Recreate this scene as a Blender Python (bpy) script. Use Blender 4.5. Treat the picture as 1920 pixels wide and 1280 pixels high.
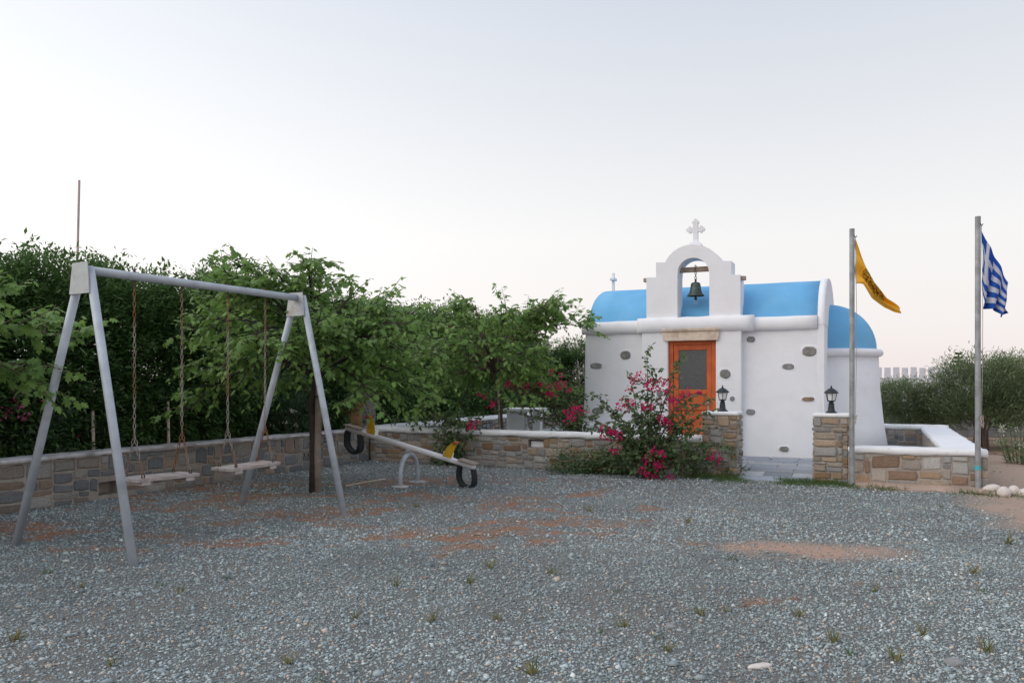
import bpy, bmesh, math, random
import numpy as np
from mathutils import Vector, Matrix
R = math.radians
random.seed(7)
rng = np.random.default_rng(7)
for o in list(bpy.data.objects): bpy.data.objects.remove(o)
sc = bpy.context.scene
C = sc.collection

# ------------------------------------------------------------------ camera
F, HZ, EYE = 1493.0, 715.0, 1.5           # focal length (px of 1920), horizon row, eye height
cd = bpy.data.cameras.new('camera'); cam = bpy.data.objects.new('camera', cd); C.objects.link(cam)
cam.location = (0, 0, EYE); cam.rotation_euler = (R(90), 0, 0)
cd.sensor_width = 36; cd.lens = 36*F/1920; cd.shift_y = (HZ-640)/1920; cd.clip_end = 3000; cd.clip_start = .05
sc.camera = cam
# ------------------------------------------------------------------ sky: pale dusk sky, soft light from the left
SUN_AZ, SUN_EL = -112.0, 36.0                # degrees from +Y (negative = left), elevation
w = bpy.data.worlds.new('World'); sc.world = w; w.use_nodes = True
nt = w.node_tree; N = nt.nodes; L = nt.links; N.clear()
out = N.new('ShaderNodeOutputWorld'); bg = N.new('ShaderNodeBackground')
sky = N.new('ShaderNodeTexSky'); sky.sky_type = 'NISHITA'; sky.sun_disc = False
sky.sun_elevation = R(SUN_EL); sky.sun_rotation = R(SUN_AZ); sky.dust_density = 3.0; sky.air_density = 1.0
tc = N.new('ShaderNodeTexCoord'); sep = N.new('ShaderNodeSeparateXYZ')
L.new(tc.outputs['Generated'], sep.inputs[0])
rp = N.new('ShaderNodeValToRGB'); L.new(sep.outputs['Z'], rp.inputs[0])
el = rp.color_ramp.elements
stops = [(0.0, (.83, .735, .72)), (.06, (.86, .81, .79)), (.17, (.86, .85, .845)), (.30, (.73, .75, .785)),
         (.45, (.595, .64, .725)), (1.0, (.52, .60, .76))]
while len(el) < len(stops): el.new(.5)
for e, (p, c) in zip(el, stops): e.position = p; e.color = (*c, 1)
sd = Vector((math.sin(R(SUN_AZ))*math.cos(R(SUN_EL)), math.cos(R(SUN_AZ))*math.cos(R(SUN_EL)), math.sin(R(SUN_EL))))
dot = N.new('ShaderNodeVectorMath'); dot.operation = 'DOT_PRODUCT'; L.new(tc.outputs['Generated'], dot.inputs[0]); dot.inputs[1].default_value = Vector((-.93, .34, .15)).normalized()   # afterglow low on the left
mx = N.new('ShaderNodeMath'); mx.operation = 'MAXIMUM'; L.new(dot.outputs['Value'], mx.inputs[0]); mx.inputs[1].default_value = 0
pw = N.new('ShaderNodeMath'); pw.operation = 'POWER'; L.new(mx.outputs[0], pw.inputs[0]); pw.inputs[1].default_value = 2
def wmix(kind, fac, a, b):
    m = N.new('ShaderNodeMix'); m.data_type = 'RGBA'; m.blend_type = kind
    for sk, v in ((m.inputs['Factor'], fac), (m.inputs[6], a), (m.inputs[7], b)):
        if hasattr(v, 'links'): L.new(v, sk)
        else: sk.default_value = v
    return m.outputs[2]
glow = wmix('MULTIPLY', 1.0, pw.outputs[0], (.34, .325, .30, 1))
c1 = wmix('ADD', 1.0, rp.outputs[0], glow)
nis = wmix('MULTIPLY', 1.0, sky.outputs[0], (.012, .012, .012, 1))
c2 = wmix('ADD', .35, c1, nis)
L.new(c2, bg.inputs[0]); bg.inputs[1].default_value = 1.0; L.new(bg.outputs[0], out.inputs[0])
sl = bpy.data.lights.new('sun', 'SUN'); sl.energy = 1.35; sl.angle = R(60); sl.color = (1, .9, .78)
so = bpy.data.objects.new('sun', sl); C.objects.link(so); so.rotation_euler = (-sd).to_track_quat('-Z', 'Y').to_euler(); so.location = (-20, 30, 20)
vs = sc.view_settings; vs.view_transform = 'Standard'; vs.look = 'None'; vs.gamma = 1; vs.exposure = 0.1; vs.use_curve_mapping = False

# ------------------------------------------------------------------ helpers
def px(x, y, Y): return Vector(((x-960)/F*Y, Y, EYE-(y-HZ)/F*Y))
def gnd(x, y, z=0.0): return px(x, y, F*(EYE-z)/(y-HZ))
YAW = 24.47
U = Vector((math.cos(R(YAW)), -math.sin(R(YAW)), 0)); V = Vector((math.sin(R(YAW)), math.cos(R(YAW)), 0))
O0 = Vector((4.71, 11.79, 0))
def W(s, t, z=0): return O0+U*s+V*t+Vector((0, 0, z))
def SZ(x, y, t):
    """pixel -> (s, z) on the vertical plane t of the churchyard frame"""
    d = Vector(((x-960)/F, 1, -(y-HZ)/F)); o = Vector((0, 0, EYE))
    k = (t-(o-O0).dot(V))/d.dot(V); p = o+d*k
    return (p-O0).dot(U), p.z
def link(o, parent=None):
    C.objects.link(o)
    if parent: o.parent = parent
    return o
def tag(o, label=None, cat=None, group=None, kind=None):
    if label: o['label'] = label
    if cat: o['category'] = cat
    if group: o['group'] = group
    if kind: o['kind'] = kind
    return o
def thing(name, label, cat, loc=(0, 0, 0), rz=0, group=None):
    o = bpy.data.objects.new(name, None); C.objects.link(o); o.location = loc; o.rotation_euler = (0, 0, rz)
    o.empty_display_size = .1
    return tag(o, label, cat, group)
def copy_tree(o, parent=None):
    c = o.copy(); link(c, parent)
    for ch in o.children: copy_tree(ch, c)
    return c

class MB:
    def __init__(s): s.v = []; s.f = []
    def add(s, vs, fs):
        b = len(s.v); s.v += [tuple(q) for q in vs]; s.f += [tuple(b+i for i in f) for f in fs]; return s
    def box(s, x0, x1, y0, y1, z0, z1, M=None):
        vs = [Vector(q) for q in ((x0,y0,z0),(x1,y0,z0),(x1,y1,z0),(x0,y1,z0),(x0,y0,z1),(x1,y0,z1),(x1,y1,z1),(x0,y1,z1))]
        if M: vs = [M@q for q in vs]
        return s.add(vs, [(0,3,2,1),(4,5,6,7),(0,1,5,4),(1,2,6,5),(2,3,7,6),(3,0,4,7)])
    def tube(s, pts, r, n=8, cap=True):
        pts = [Vector(p) for p in pts]; k = len(pts)
        rs = r if isinstance(r, (list, tuple)) else [r]*k
        t0 = (pts[1]-pts[0]).normalized(); a = t0.orthogonal().normalized(); vs = []
        for i in range(k):
            t = (pts[min(i+1, k-1)]-pts[max(i-1, 0)]).normalized()
            a = (a-t*a.dot(t)).normalized(); b = t.cross(a)
            for j in range(n):
                q = 2*math.pi*j/n; vs.append(pts[i]+(a*math.cos(q)+b*math.sin(q))*rs[i])
        fs = [(i*n+j, i*n+(j+1) % n, (i+1)*n+(j+1) % n, (i+1)*n+j) for i in range(k-1) for j in range(n)]
        if cap: fs += [tuple(range(n-1, -1, -1)), tuple((k-1)*n+j for j in range(n))]
        return s.add(vs, fs)
    def lathe(s, prof, n=16, c=(0, 0, 0), rot=0):
        vs = [(c[0]+r*math.cos(2*math.pi*j/n+rot), c[1]+r*math.sin(2*math.pi*j/n+rot), c[2]+z) for r, z in prof for j in range(n)]
        k = len(prof)
        fs = [(i*n+j, i*n+(j+1) % n, (i+1)*n+(j+1) % n, (i+1)*n+j) for i in range(k-1) for j in range(n)]
        fs += [tuple(range(n-1, -1, -1)), tuple((k-1)*n+j for j in range(n))]
        return s.add(vs, fs)
    def prism(s, poly, y0, y1):       # polygon in x,z ; extruded along y
        n = len(poly); vs = [(x, y0, z) for x, z in poly]+[(x, y1, z) for x, z in poly]
        fs = [tuple(range(n)), tuple(range(2*n-1, n-1, -1))]+[(i, i+n, (i+1) % n+n, (i+1) % n) for i in range(n)]
        return s.add(vs, fs)
    def build(s, name, m, parent=None, smooth=False, bevel=0, seg=2, fix=True):
        me = bpy.data.meshes.new(name); me.from_pydata(s.v, [], s.f); me.update()
        if fix:
            bm = bmesh.new(); bm.from_mesh(me); bmesh.ops.recalc_face_normals(bm, faces=bm.faces); bm.to_mesh(me); bm.free()
        me.materials.append(m)
        if smooth: me.polygons.foreach_set('use_smooth', [True]*len(me.polygons))
        o = link(bpy.data.objects.new(name, me), parent)
        if bevel:
            b = o.modifiers.new('bevel', 'BEVEL'); b.width = bevel; b.segments = seg; b.limit_method = 'ANGLE'; b.angle_limit = R(35)
        return o

def npmesh(name, V_, faces, m, parent=None, attr=None, smooth=False):
    """V_ (n,3) float ; faces (k, 3 or 4) int ; attr: dict name->(n,) float or (n,4) colour"""
    me = bpy.data.meshes.new(name); n = len(V_); k, q = faces.shape
    me.vertices.add(n); me.vertices.foreach_set('co', np.ascontiguousarray(V_, dtype=np.float32).ravel())
    me.loops.add(k*q); me.loops.foreach_set('vertex_index', faces.astype(np.int32).ravel())
    me.polygons.add(k); me.polygons.foreach_set('loop_start', np.arange(0, k*q, q, dtype=np.int32))
    if smooth: me.polygons.foreach_set('use_smooth', np.ones(k, dtype=bool))
    me.update(calc_edges=True)
    for nm, a in (attr or {}).items():
        if a.ndim == 1:
            at = me.attributes.new(nm, 'FLOAT', 'POINT'); at.data.foreach_set('value', a.astype(np.float32))
        else:
            at = me.attributes.new(nm, 'FLOAT_COLOR', 'POINT'); at.data.foreach_set('color', a.astype(np.float32).ravel())
    me.materials.append(m)
    return link(bpy.data.objects.new(name, me), parent)

# ------------------------------------------------------------------ materials
def mat(name, col, rough=.8, metal=0, var=.12, scale=6, bump=0, bscale=40, col2=None, mixscale=3, thr=(.45, .6), objcol=False, spec=.3, coord='Object'):
    m = bpy.data.materials.new(name); m.use_nodes = True; t = m.node_tree; n = t.nodes; l = t.links
    b = n['Principled BSDF']; b.inputs['Roughness'].default_value = rough; b.inputs['Metallic'].default_value = metal
    b.inputs['Specular IOR Level'].default_value = spec
    tcn = n.new('ShaderNodeTexCoord'); vec = tcn.outputs[coord]
    def noise(sc_, det=6):
        q = n.new('ShaderNodeTexNoise'); q.inputs['Scale'].default_value = sc_; q.inputs['Detail'].default_value = det; l.new(vec, q.inputs['Vector']); return q
    def mix(kind, fac, a, b_):
        q = n.new('ShaderNodeMix'); q.data_type = 'RGBA'; q.blend_type = kind
        for sk, v in ((q.inputs['Factor'], fac), (q.inputs[6], a), (q.inputs[7], b_)):
            if hasattr(v, 'links'): l.new(v, sk)
            else: sk.default_value = v
        return q.outputs[2]
    base = (*col, 1)
    if objcol:
        oi = n.new('ShaderNodeObjectInfo'); base = oi.outputs['Color']
    if col2:
        q = noise(mixscale); r_ = n.new('ShaderNodeMapRange'); r_.inputs[1].default_value = thr[0]; r_.inputs[2].default_value = thr[1]
        l.new(q.outputs[0], r_.inputs[0]); base = mix('MIX', r_.outputs[0], base, (*col2, 1))
    q = noise(scale); r_ = n.new('ShaderNodeMapRange'); r_.inputs[1].default_value = .25; r_.inputs[2].default_value = .75
    r_.inputs[3].default_value = 1-var; r_.inputs[4].default_value = 1+var; l.new(q.outputs[0], r_.inputs[0])
    cb = n.new('ShaderNodeCombineColor')
    for i in range(3): l.new(r_.outputs[0], cb.inputs[i])
    base = mix('MULTIPLY', 1.0, base, cb.outputs[0])
    l.new(base, b.inputs['Base Color'])
    if bump:
        q = noise(bscale, 8); bn = n.new('ShaderNodeBump'); bn.inputs['Strength'].default_value = bump; bn.inputs['Distance'].default_value = .02
        l.new(q.outputs[0], bn.inputs['Height']); l.new(bn.outputs[0], b.inputs['Normal'])
    return m
def leafmat(name, a, b_, trans=.35, rough=.5):
    """two leaf greens mixed per leaf by the 'tint' attribute"""
    m = bpy.data.materials.new(name); m.use_nodes = True; t = m.node_tree; n = t.nodes; l = t.links
    p = n['Principled BSDF']; p.inputs['Roughness'].default_value = rough; p.inputs['Specular IOR Level'].default_value = .35
    at = n.new('ShaderNodeAttribute'); at.attribute_name = 'tint'
    q = n.new('ShaderNodeMix'); q.data_type = 'RGBA'; l.new(at.outputs['Fac'], q.inputs['Factor']); q.inputs[6].default_value = (*a, 1); q.inputs[7].default_value = (*b_, 1)
    l.new(q.outputs[2], p.inputs['Base Color'])
    tr = n.new('ShaderNodeBsdfTranslucent'); l.new(q.outputs[2], tr.inputs['Color'])
    ms = n.new('ShaderNodeMixShader'); ms.inputs[0].default_value = trans; l.new(p.outputs[0], ms.inputs[1]); l.new(tr.outputs[0], ms.inputs[2])
    l.new(ms.outputs[0], n['Material Output'].inputs[0]); return m
def attrmat(name, attr='col', rough=.85, bump=0, bscale=120, grain=0, gscale=200):
    m = bpy.data.materials.new(name); m.use_nodes = True; t = m.node_tree; n = t.nodes; l = t.links
    p = n['Principled BSDF']; p.inputs['Roughness'].default_value = rough; p.inputs['Specular IOR Level'].default_value = .25
    at = n.new('ShaderNodeAttribute'); at.attribute_name = attr; base = at.outputs['Color']
    tcn = n.new('ShaderNodeTexCoord')
    q = n.new('ShaderNodeTexNoise'); q.inputs['Scale'].default_value = gscale; q.inputs['Detail'].default_value = 5; l.new(tcn.outputs['Object'], q.inputs['Vector'])
    if grain:
        r_ = n.new('ShaderNodeMapRange'); r_.inputs[1].default_value = .3; r_.inputs[2].default_value = .7; r_.inputs[3].default_value = 1-grain; r_.inputs[4].default_value = 1+grain
        l.new(q.outputs[0], r_.inputs[0]); cb = n.new('ShaderNodeCombineColor')
        for i in range(3): l.new(r_.outputs[0], cb.inputs[i])
        mm = n.new('ShaderNodeMix'); mm.data_type = 'RGBA'; mm.blend_type = 'MULTIPLY'; mm.inputs['Factor'].default_value = 1
        l.new(base, mm.inputs[6]); l.new(cb.outputs[0], mm.inputs[7]); base = mm.outputs[2]
    l.new(base, p.inputs['Base Color'])
    if bump:
        bn = n.new('ShaderNodeBump'); bn.inputs['Strength'].default_value = bump; bn.inputs['Distance'].default_value = .02
        l.new(q.outputs[0], bn.inputs['Height']); l.new(bn.outputs[0], p.inputs['Normal'])
    return m
M = {}
M['plaster'] = mat('white_plaster', (.81, .815, .85), .9, var=.03, scale=2.2, bump=.22, bscale=7, spec=.15, col2=(.77, .77, .79), mixscale=3.5, thr=(.5, .75))
M['limewash'] = mat('white_limewash', (.80, .80, .81), .9, var=.07, scale=5, bump=.25, bscale=18, spec=.15, col2=(.62, .60, .57), mixscale=7, thr=(.62, .78))
M['concrete_cap'] = mat('old_concrete_cap', (.56, .53, .52), .95, var=.18, scale=5, bump=.4, bscale=30, col2=(.33, .31, .30), mixscale=4, spec=.1)
M['blue'] = mat('blue_roof_paint', (.155, .42, .70), .85, var=.06, scale=3, bump=.15, bscale=12, spec=.15, col2=(.19, .455, .71), mixscale=1.6, thr=(.4, .7))
M['stone'] = mat('wall_stone', (.3, .3, .3), .9, var=.32, scale=11, bump=.7, bscale=26, objcol=True, spec=.15)
M['mortar'] = mat('mortar', (.39, .345, .305), .95, var=.22, scale=9, bump=.6, bscale=45, spec=.1)
M['slate'] = mat('slate_paving', (.3, .32, .35), .7, var=.2, scale=5, bump=.3, bscale=25, objcol=True)
M['galv'] = mat('galvanised_grey_paint', (.47, .51, .56), .55, metal=.15, var=.12, scale=7, bump=.05, bscale=60, col2=(.38, .41, .45), mixscale=5, thr=(.52, .7))
M['plate'] = mat('stained_steel_plate', (.50, .52, .54), .6, metal=.1, var=.15, scale=9, bump=.05, col2=(.42, .36, .31), mixscale=7, thr=(.55, .72))
M['zinc'] = mat('zinc_pole', (.36, .38, .40), .5, metal=.4, var=.15, scale=9, col2=(.27, .28, .29), mixscale=6)
M['whitepaint'] = mat('chalky_white_paint', (.84, .82, .84), .6, var=.05, scale=8, col2=(.70, .66, .66), mixscale=9, thr=(.62, .75))
M['rust'] = mat('rusty_chain', (.34, .30, .27), .7, metal=.35, var=.2, scale=12, col2=(.24, .105, .05), mixscale=2.2, thr=(.40, .58))
M['rustdark'] = mat('dark_rust', (.10, .07, .055), .8, metal=.3, var=.3, scale=20)
M['weatherwood'] = mat('weathered_plank', (.44, .39, .37), .85, var=.2, scale=14, bump=.4, bscale=30, col2=(.34, .28, .25), mixscale=6)
M['palewood'] = mat('pale_lintel_wood', (.68, .57, .47), .85, var=.15, scale=9, bump=.5, bscale=30, col2=(.56, .45, .36), mixscale=7)
M['beamwood'] = mat('grey_brown_beam', (.33, .26, .21), .9, var=.25, scale=10, bump=.6, bscale=35)
M['postwood'] = mat('old_post_wood', (.29, .235, .20), .9, var=.25, scale=8, bump=.6, bscale=30)
M['bark'] = mat('bark', (.13, .095, .075), .95, var=.3, scale=12, bump=.8, bscale=35)
M['darkbark'] = mat('dark_bark', (.06, .05, .045), .95, var=.3, scale=12, bump=.8, bscale=35)
M['tan'] = mat('tan_cabinet_door', (.50, .30, .15), .7, var=.1, scale=7, bump=.1)
M['door'] = mat('orange_door_paint', (.58, .13, .038), .5, var=.1, scale=6, bump=.12, bscale=22, col2=(.49, .105, .032), mixscale=5)
M['rubber'] = mat('tyre_rubber', (.018, .02, .023), .6, var=.3, scale=15, bump=.3)
M['yellow'] = mat('yellow_handle_board', (.62, .38, .02), .5, var=.08, scale=8, col2=(.5, .3, .02), mixscale=7)
M['red'] = mat('red_grip', (.36, .055, .05), .5, var=.12)
M['black'] = mat('black_lantern_paint', (.014, .018, .022), .45, var=.1, spec=.5)
M['bell'] = mat('green_bronze', (.09, .125, .115), .55, metal=.5, var=.25, scale=14, col2=(.06, .075, .07), mixscale=9)
M['steel'] = mat('brushed_steel', (.5, .5, .5), .35, metal=.8, var=.05)
M['frost'] = mat('frosted_lantern_glass', (.78, .79, .78), .35, var=.05, spec=.5)
M['pane'] = mat('dark_textured_glass', (.085, .087, .09), .3, var=.2, scale=20, bump=.25, bscale=60, spec=.6)
M['whiterock'] = mat('white_rock', (.66, .60, .56), .9, var=.12, scale=9, bump=.6, bscale=16, col2=(.55, .42, .32), mixscale=7, thr=(.55, .75))
M['greyrock'] = mat('grey_rock', (.26, .26, .265), .9, var=.2, scale=15, bump=.7, bscale=24)
M['block'] = mat('grey_block_wall', (.20, .19, .20), .95, var=.15, scale=5, bump=.4, bscale=25)
M['fence'] = mat('white_fence_paint', (.70, .72, .77), .7, var=.05)
M['mauve'] = mat('faded_mauve_paint', (.55, .43, .43), .7, var=.12, scale=4)
M['rope'] = mat('rope', (.46, .39, .33), .9, var=.1)
M['teal'] = mat('turquoise_tape', (.05, .45, .52), .5, var=.05)
M['soil'] = mat('dry_red_soil', (.30, .205, .15), .95, var=.25, scale=1.3, bump=.6, bscale=18, col2=(.20, .15, .11), mixscale=.6, spec=.1)
M['floor'] = mat('courtyard_floor', (.42, .44, .43), .85, var=.12, scale=3, bump=.2, col2=(.33, .35, .33), mixscale=1.5)
M['strip'] = mat('pink_concrete_strip', (.44, .32, .26), .95, var=.14, scale=3, bump=.35, bscale=40, col2=(.36, .27, .22), mixscale=2)
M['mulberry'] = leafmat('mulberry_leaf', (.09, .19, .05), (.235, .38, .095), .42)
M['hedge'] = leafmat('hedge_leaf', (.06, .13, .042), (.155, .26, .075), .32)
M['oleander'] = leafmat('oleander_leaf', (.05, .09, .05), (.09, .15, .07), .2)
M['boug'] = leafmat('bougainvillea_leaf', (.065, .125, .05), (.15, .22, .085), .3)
M['bract'] = leafmat('magenta_bract', (.56, .004, .11), (.74, .018, .19), .4, .7)
M['pink'] = leafmat('pink_petal', (.55, .05, .2), (.7, .16, .35), .35, .7)
M['whitepetal'] = leafmat('white_petal', (.6, .6, .5), (.75, .72, .6), .35, .7)
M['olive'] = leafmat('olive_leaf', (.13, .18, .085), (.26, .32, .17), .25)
M['weed'] = leafmat('weed_blade', (.07, .12, .03), (.36, .28, .10), .3)
M['lawn'] = leafmat('green_weed_blade', (.06, .115, .028), (.13, .19, .06), .3)
M['gravel'] = attrmat('gravel_stone', 'col', .8, bump=.3, bscale=150, grain=.12, gscale=160)
M['yard'] = attrmat('gravel_bed', 'col', .95, bump=.9, grain=.4, gscale=170)
M['litter'] = attrmat('dry_litter', 'col', .9)

# numpy value noise ---------------------------------------------------------
_g = np.random.default_rng(3).random((256, 256))
def vnoise(x, y):
    xi = np.floor(x).astype(int); yi = np.floor(y).astype(int); fx = x-xi; fy = y-yi
    fx = fx*fx*(3-2*fx); fy = fy*fy*(3-2*fy); g = lambda a, b: _g[a % 256, b % 256]
    return (g(xi, yi)*(1-fx)+g(xi+1, yi)*fx)*(1-fy)+(g(xi, yi+1)*(1-fx)+g(xi+1, yi+1)*fx)*fy
def fbm(x, y, o=4):
    s = 0; a = .5; t = 0
    for i in range(o): s = s+a*vnoise(x*2**i+17*i, y*2**i+31*i); t += a; a *= .5
    return s/t
def ss(a, b, x): q = np.clip((x-a)/(b-a), 0, 1); return q*q*(3-2*q)

# ------------------------------------------------------------------ setting: ground
gm = MB(); gm.add([(-900, -300, -.06), (900, -300, -.06), (900, 1500, -.06), (-900, 1500, -.06)], [(0, 1, 2, 3)])
tag(gm.build('ground', M['soil']), kind='structure')
LW = [Vector((-7.3, 5.6, 0)), Vector((-5.80, 8.95, 0)), Vector((-4.42, 11.79, 0)), Vector((-2.72, 15.1, 0))]   # left wall face line
def yard_masks(X, Y):
    """fractions of rust litter, pink sand, bare soil and green on the gravel yard"""
    band = ss(6.3, 7.6, Y)*(1-ss(12.0, 13.2, Y))*(1-ss(1.0, 3.0, X))
    n1 = fbm(X*1.15+5, Y*1.9+3); n2 = fbm(X*3.1+50, Y*4.4+9)
    rust = ss(.53, .66, n1*.55+n2*.45+.055*band-.19*(1-band)-.05*(1-band)*ss(.3, .7, fbm(X*.5, Y*.5+8)))
    rust = rust*(.25+.75*ss(.36, .6, fbm(X*9, Y*12+4)))
    dx = (X-2.75)/.95; dy = (Y-7.1+.12*(X-2.7))/.42
    sand = (1-ss(.35, 1.15, np.sqrt(dx*dx+dy*dy)+.9*(fbm(X*3, Y*3)-.5)))*.85
    # strip along the right-hand wall and soil at the far right
    s = (X-O0.x)*U.x+(Y-O0.y)*U.y; t = (X-O0.x)*V.x+(Y-O0.y)*V.y
    soil = ss(-.62, -.30, t+.35*(fbm(X*1.7, Y*1.7)-.5))*ss(.1, .7, s)
    soil = np.maximum(soil, ss(1.45, 2.1, s+.8*(fbm(X*1.6, Y*1.6+6)-.5))*ss(-3.7, -2.7, t+.6*(fbm(X*2, Y*2)-.5)))
    return rust, sand, soil, s, t
nx, ny = 330, 300
gx, gy = np.meshgrid(np.linspace(-9, 11, nx), np.linspace(2.2, 16.2, ny)); gx = gx.ravel(); gy = gy.ravel()
def yard_z(X, Y): return .035*(fbm(X*.7, Y*.7)-.5)+.018*(fbm(X*3, Y*3+2)-.5)
rust, sand, soil, s_, t_ = yard_masks(gx, gy)
def blend(c, k, col): return c*(1-k[:, None])+np.array(col)[None]*k[:, None]
col = np.ones((nx*ny, 3))*np.array((.205, .21, .20))[None]*(.8+.4*fbm(gx*2, gy*2))[:, None]
col = blend(col, ss(.5, .75, fbm(gx*.8+9, gy*1.1))*.4, (.25, .21, .18))
col = blend(col, rust*.9, (.38, .20, .12)); col = blend(col, sand, (.60, .39, .29)); col = blend(col, soil, (.48, .36, .285))
gz = yard_z(gx, gy)
idx = np.arange(nx*ny).reshape(ny, nx)
quads = np.stack([idx[:-1, :-1], idx[:-1, 1:], idx[1:, 1:], idx[1:, :-1]], -1).reshape(-1, 4)
cen_t = t_[quads].mean(1); cen_s = s_[quads].mean(1)
quads = quads[(cen_t < .25) | (cen_s > 2.05)]
tag(npmesh('gravel_yard', np.stack([gx, gy, gz], 1), quads, M['yard'], attr={'col': np.concatenate([col, np.ones((len(col), 1))], 1)}, smooth=True), kind='structure')

def in_yard(X, Y):
    s = (X-O0.x)*U.x+(Y-O0.y)*U.y; t = (X-O0.x)*V.x+(Y-O0.y)*V.y
    lx = np.interp(Y, [p.y for p in LW], [p.x for p in LW])
    return ((t < -.03) | (s > 2.1)) & (X > lx+.02)
# loose gravel: every stone its own little solid, joined into one stuff mesh
def gravel(zones):
    P = []; S = []
    for y0, y1, dens, a, b in zones:
        n = int(dens*(1.5*y1+2.4)*(y1-y0)); Y = rng.uniform(y0, y1, n); X = rng.uniform(-.75*y1-1.2, .75*y1+1.2, n)
        ok = in_yard(X, Y) & (np.abs(X) < .70*Y+1.2); X = X[ok]; Y = Y[ok]
        r_, sa, so_, _, _ = yard_masks(X, Y)
        keep = rng.random(len(X)) < (1-.72*r_)*(1-.93*sa)*(1-.95*so_)*(.72+.28*ss(.35, .55, fbm(X*2.3, Y*2.3+40)))
        X = X[keep]; Y = Y[keep]; P.append(np.stack([X, Y], 1))
        S.append(a*(b/a)**(rng.random(len(X))**2.2))
    P = np.concatenate(P); S = np.concatenate(S); n = len(P)
    base = np.array([(1, 0, 0), (-1, 0, 0), (0, .75, 0), (0, -.75, 0), (0, 0, .55), (0, 0, -.55)])
    Vt = base[None]*(1+.35*rng.uniform(-1, 1, (n, 6, 1)))+.22*rng.uniform(-1, 1, (n, 6, 3))
    an = rng.uniform(0, 6.28, n); ti = rng.normal(0, .35, n)
    c, s = np.cos(ti), np.sin(ti); x, z = Vt[..., 0]*c[:, None]-Vt[..., 2]*s[:, None], Vt[..., 0]*s[:, None]+Vt[..., 2]*c[:, None]
    y = Vt[..., 1]; c, s = np.cos(an)[:, None], np.sin(an)[:, None]; x, y = x*c-y*s, x*s+y*c
    Z0 = yard_z(P[:, 0], P[:, 1])+S*.18
    Vt = np.stack([x*S[:, None]+P[:, :1], y*S[:, None]+P[:, 1:2], z*S[:, None]+Z0[:, None]], -1).reshape(-1, 3)
    f = np.array([(0, 2, 4), (2, 1, 4), (1, 3, 4), (3, 0, 4), (2, 0, 5), (1, 2, 5), (3, 1, 5), (0, 3, 5)])
    Fc = (f[None]+(np.arange(n)*6)[:, None, None]).reshape(-1, 3)
    pal = np.array([(.20, .235, .255), (.245, .275, .29), (.155, .18, .20), (.33, .36, .375), (.10, .115, .13), (.50, .51, .51), (.36, .27, .21), (.27, .25, .235), (.36, .25, .185)])
    ch = rng.choice(len(pal), n, p=[.29, .24, .19, .09, .08, .012, .038, .045, .015])
    cc = (pal[ch]*.76+np.array((.21, .235, .245))*.24)*np.array((1.52, 1.56, 1.50))*(.72+.56*fbm(P[:, 0]*.9+4, P[:, 1]*.9, 3))[:, None]*rng.uniform(.7, 1.3, (n, 1)); r_, sa, so_, _, _ = yard_masks(P[:, 0], P[:, 1])
    cc = blend(cc, r_*.5, (.42, .22, .13)); cc = blend(cc, np.clip(sa+so_, 0, 1)*.5, (.46, .33, .26))
    cc = np.repeat(np.concatenate([cc, np.ones((n, 1))], 1), 6, 0)
    return tag(npmesh('loose_gravel', Vt, Fc, M['gravel'], attr={'col': cc}), 'blue grey crushed stone gravel covering the yard', 'gravel', kind='stuff')
gravel([(3.0, 9.0, 14, .024, .042), (3.0, 5.0, 5200, .0045, .018), (5.0, 7.5, 3400, .0055, .019), (7.5, 10.5, 1650, .007, .022), (10.5, 15.2, 700, .009, .027)])

# ------------------------------------------------------------------ stone walls, each stone a part
PAL_L = [(.25, .235, .215), (.20, .205, .215), (.19, .195, .20), (.29, .26, .22), (.23, .20, .175), (.32, .30, .28), (.28, .21, .165), (.17, .175, .185)]
PAL_R = [(.30, .215, .145), (.26, .17, .10), (.36, .30, .24), (.28, .27, .25), (.33, .32, .30), (.24, .165, .12), (.38, .29, .21), (.28, .27, .255), (.27, .265, .26), (.33, .29, .25), (.31, .26, .21)]
stone_meshes = []
for k in range(10):
    rr = random.Random(k+20); m = 8
    outl = []
    for j, (a, b) in enumerate([(-.5, -.5), (0, -.5), (.5, -.5), (.5, 0), (.5, .5), (0, .5), (-.5, .5), (-.5, 0)]):
        cn = .05 if a and b else 0; outl.append((a*(1-rr.uniform(0, .13)-cn*rr.random()*1.6), b*(1-rr.uniform(0, .26)-cn*rr.random()*2.4)))
    vs = [(x, 1, z) for x, z in outl]+[(x, -.25+rr.uniform(-.15, .15), z) for x, z in outl]+[(x*.86, -.85+rr.uniform(-.2, .2), z*.80) for x, z in outl]+[(rr.uniform(-.15, .15), -1.0, rr.uniform(-.1, .1))]
    fs = [(j, (j+1) % m, m+(j+1) % m, m+j) for j in range(m)]+[(m+j, m+(j+1) % m, 2*m+(j+1) % m, 2*m+j) for j in range(m)]+[(2*m+j, 2*m+(j+1) % m, 3*m) for j in range(m)]
    me = bpy.data.meshes.new('stone'); me.from_pydata(vs, [], fs); me.materials.append(M['stone']); me.update(); stone_meshes.append(me)
def put_stone(parent, loc, w_, h_, d_, rz, col_, rr, roll=0):
    o = bpy.data.objects.new('stone', rr.choice(stone_meshes)); link(o, parent)
    o.location = loc; o.scale = (w_*rr.choice((1, -1)) if False else w_, d_, h_); o.rotation_euler = (0, roll, rz)
    k = rr.uniform(.82, 1.18)*1.3; o.color = (col_[0]*k, col_[1]*k, col_[2]*k, 1)
    return o
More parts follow.
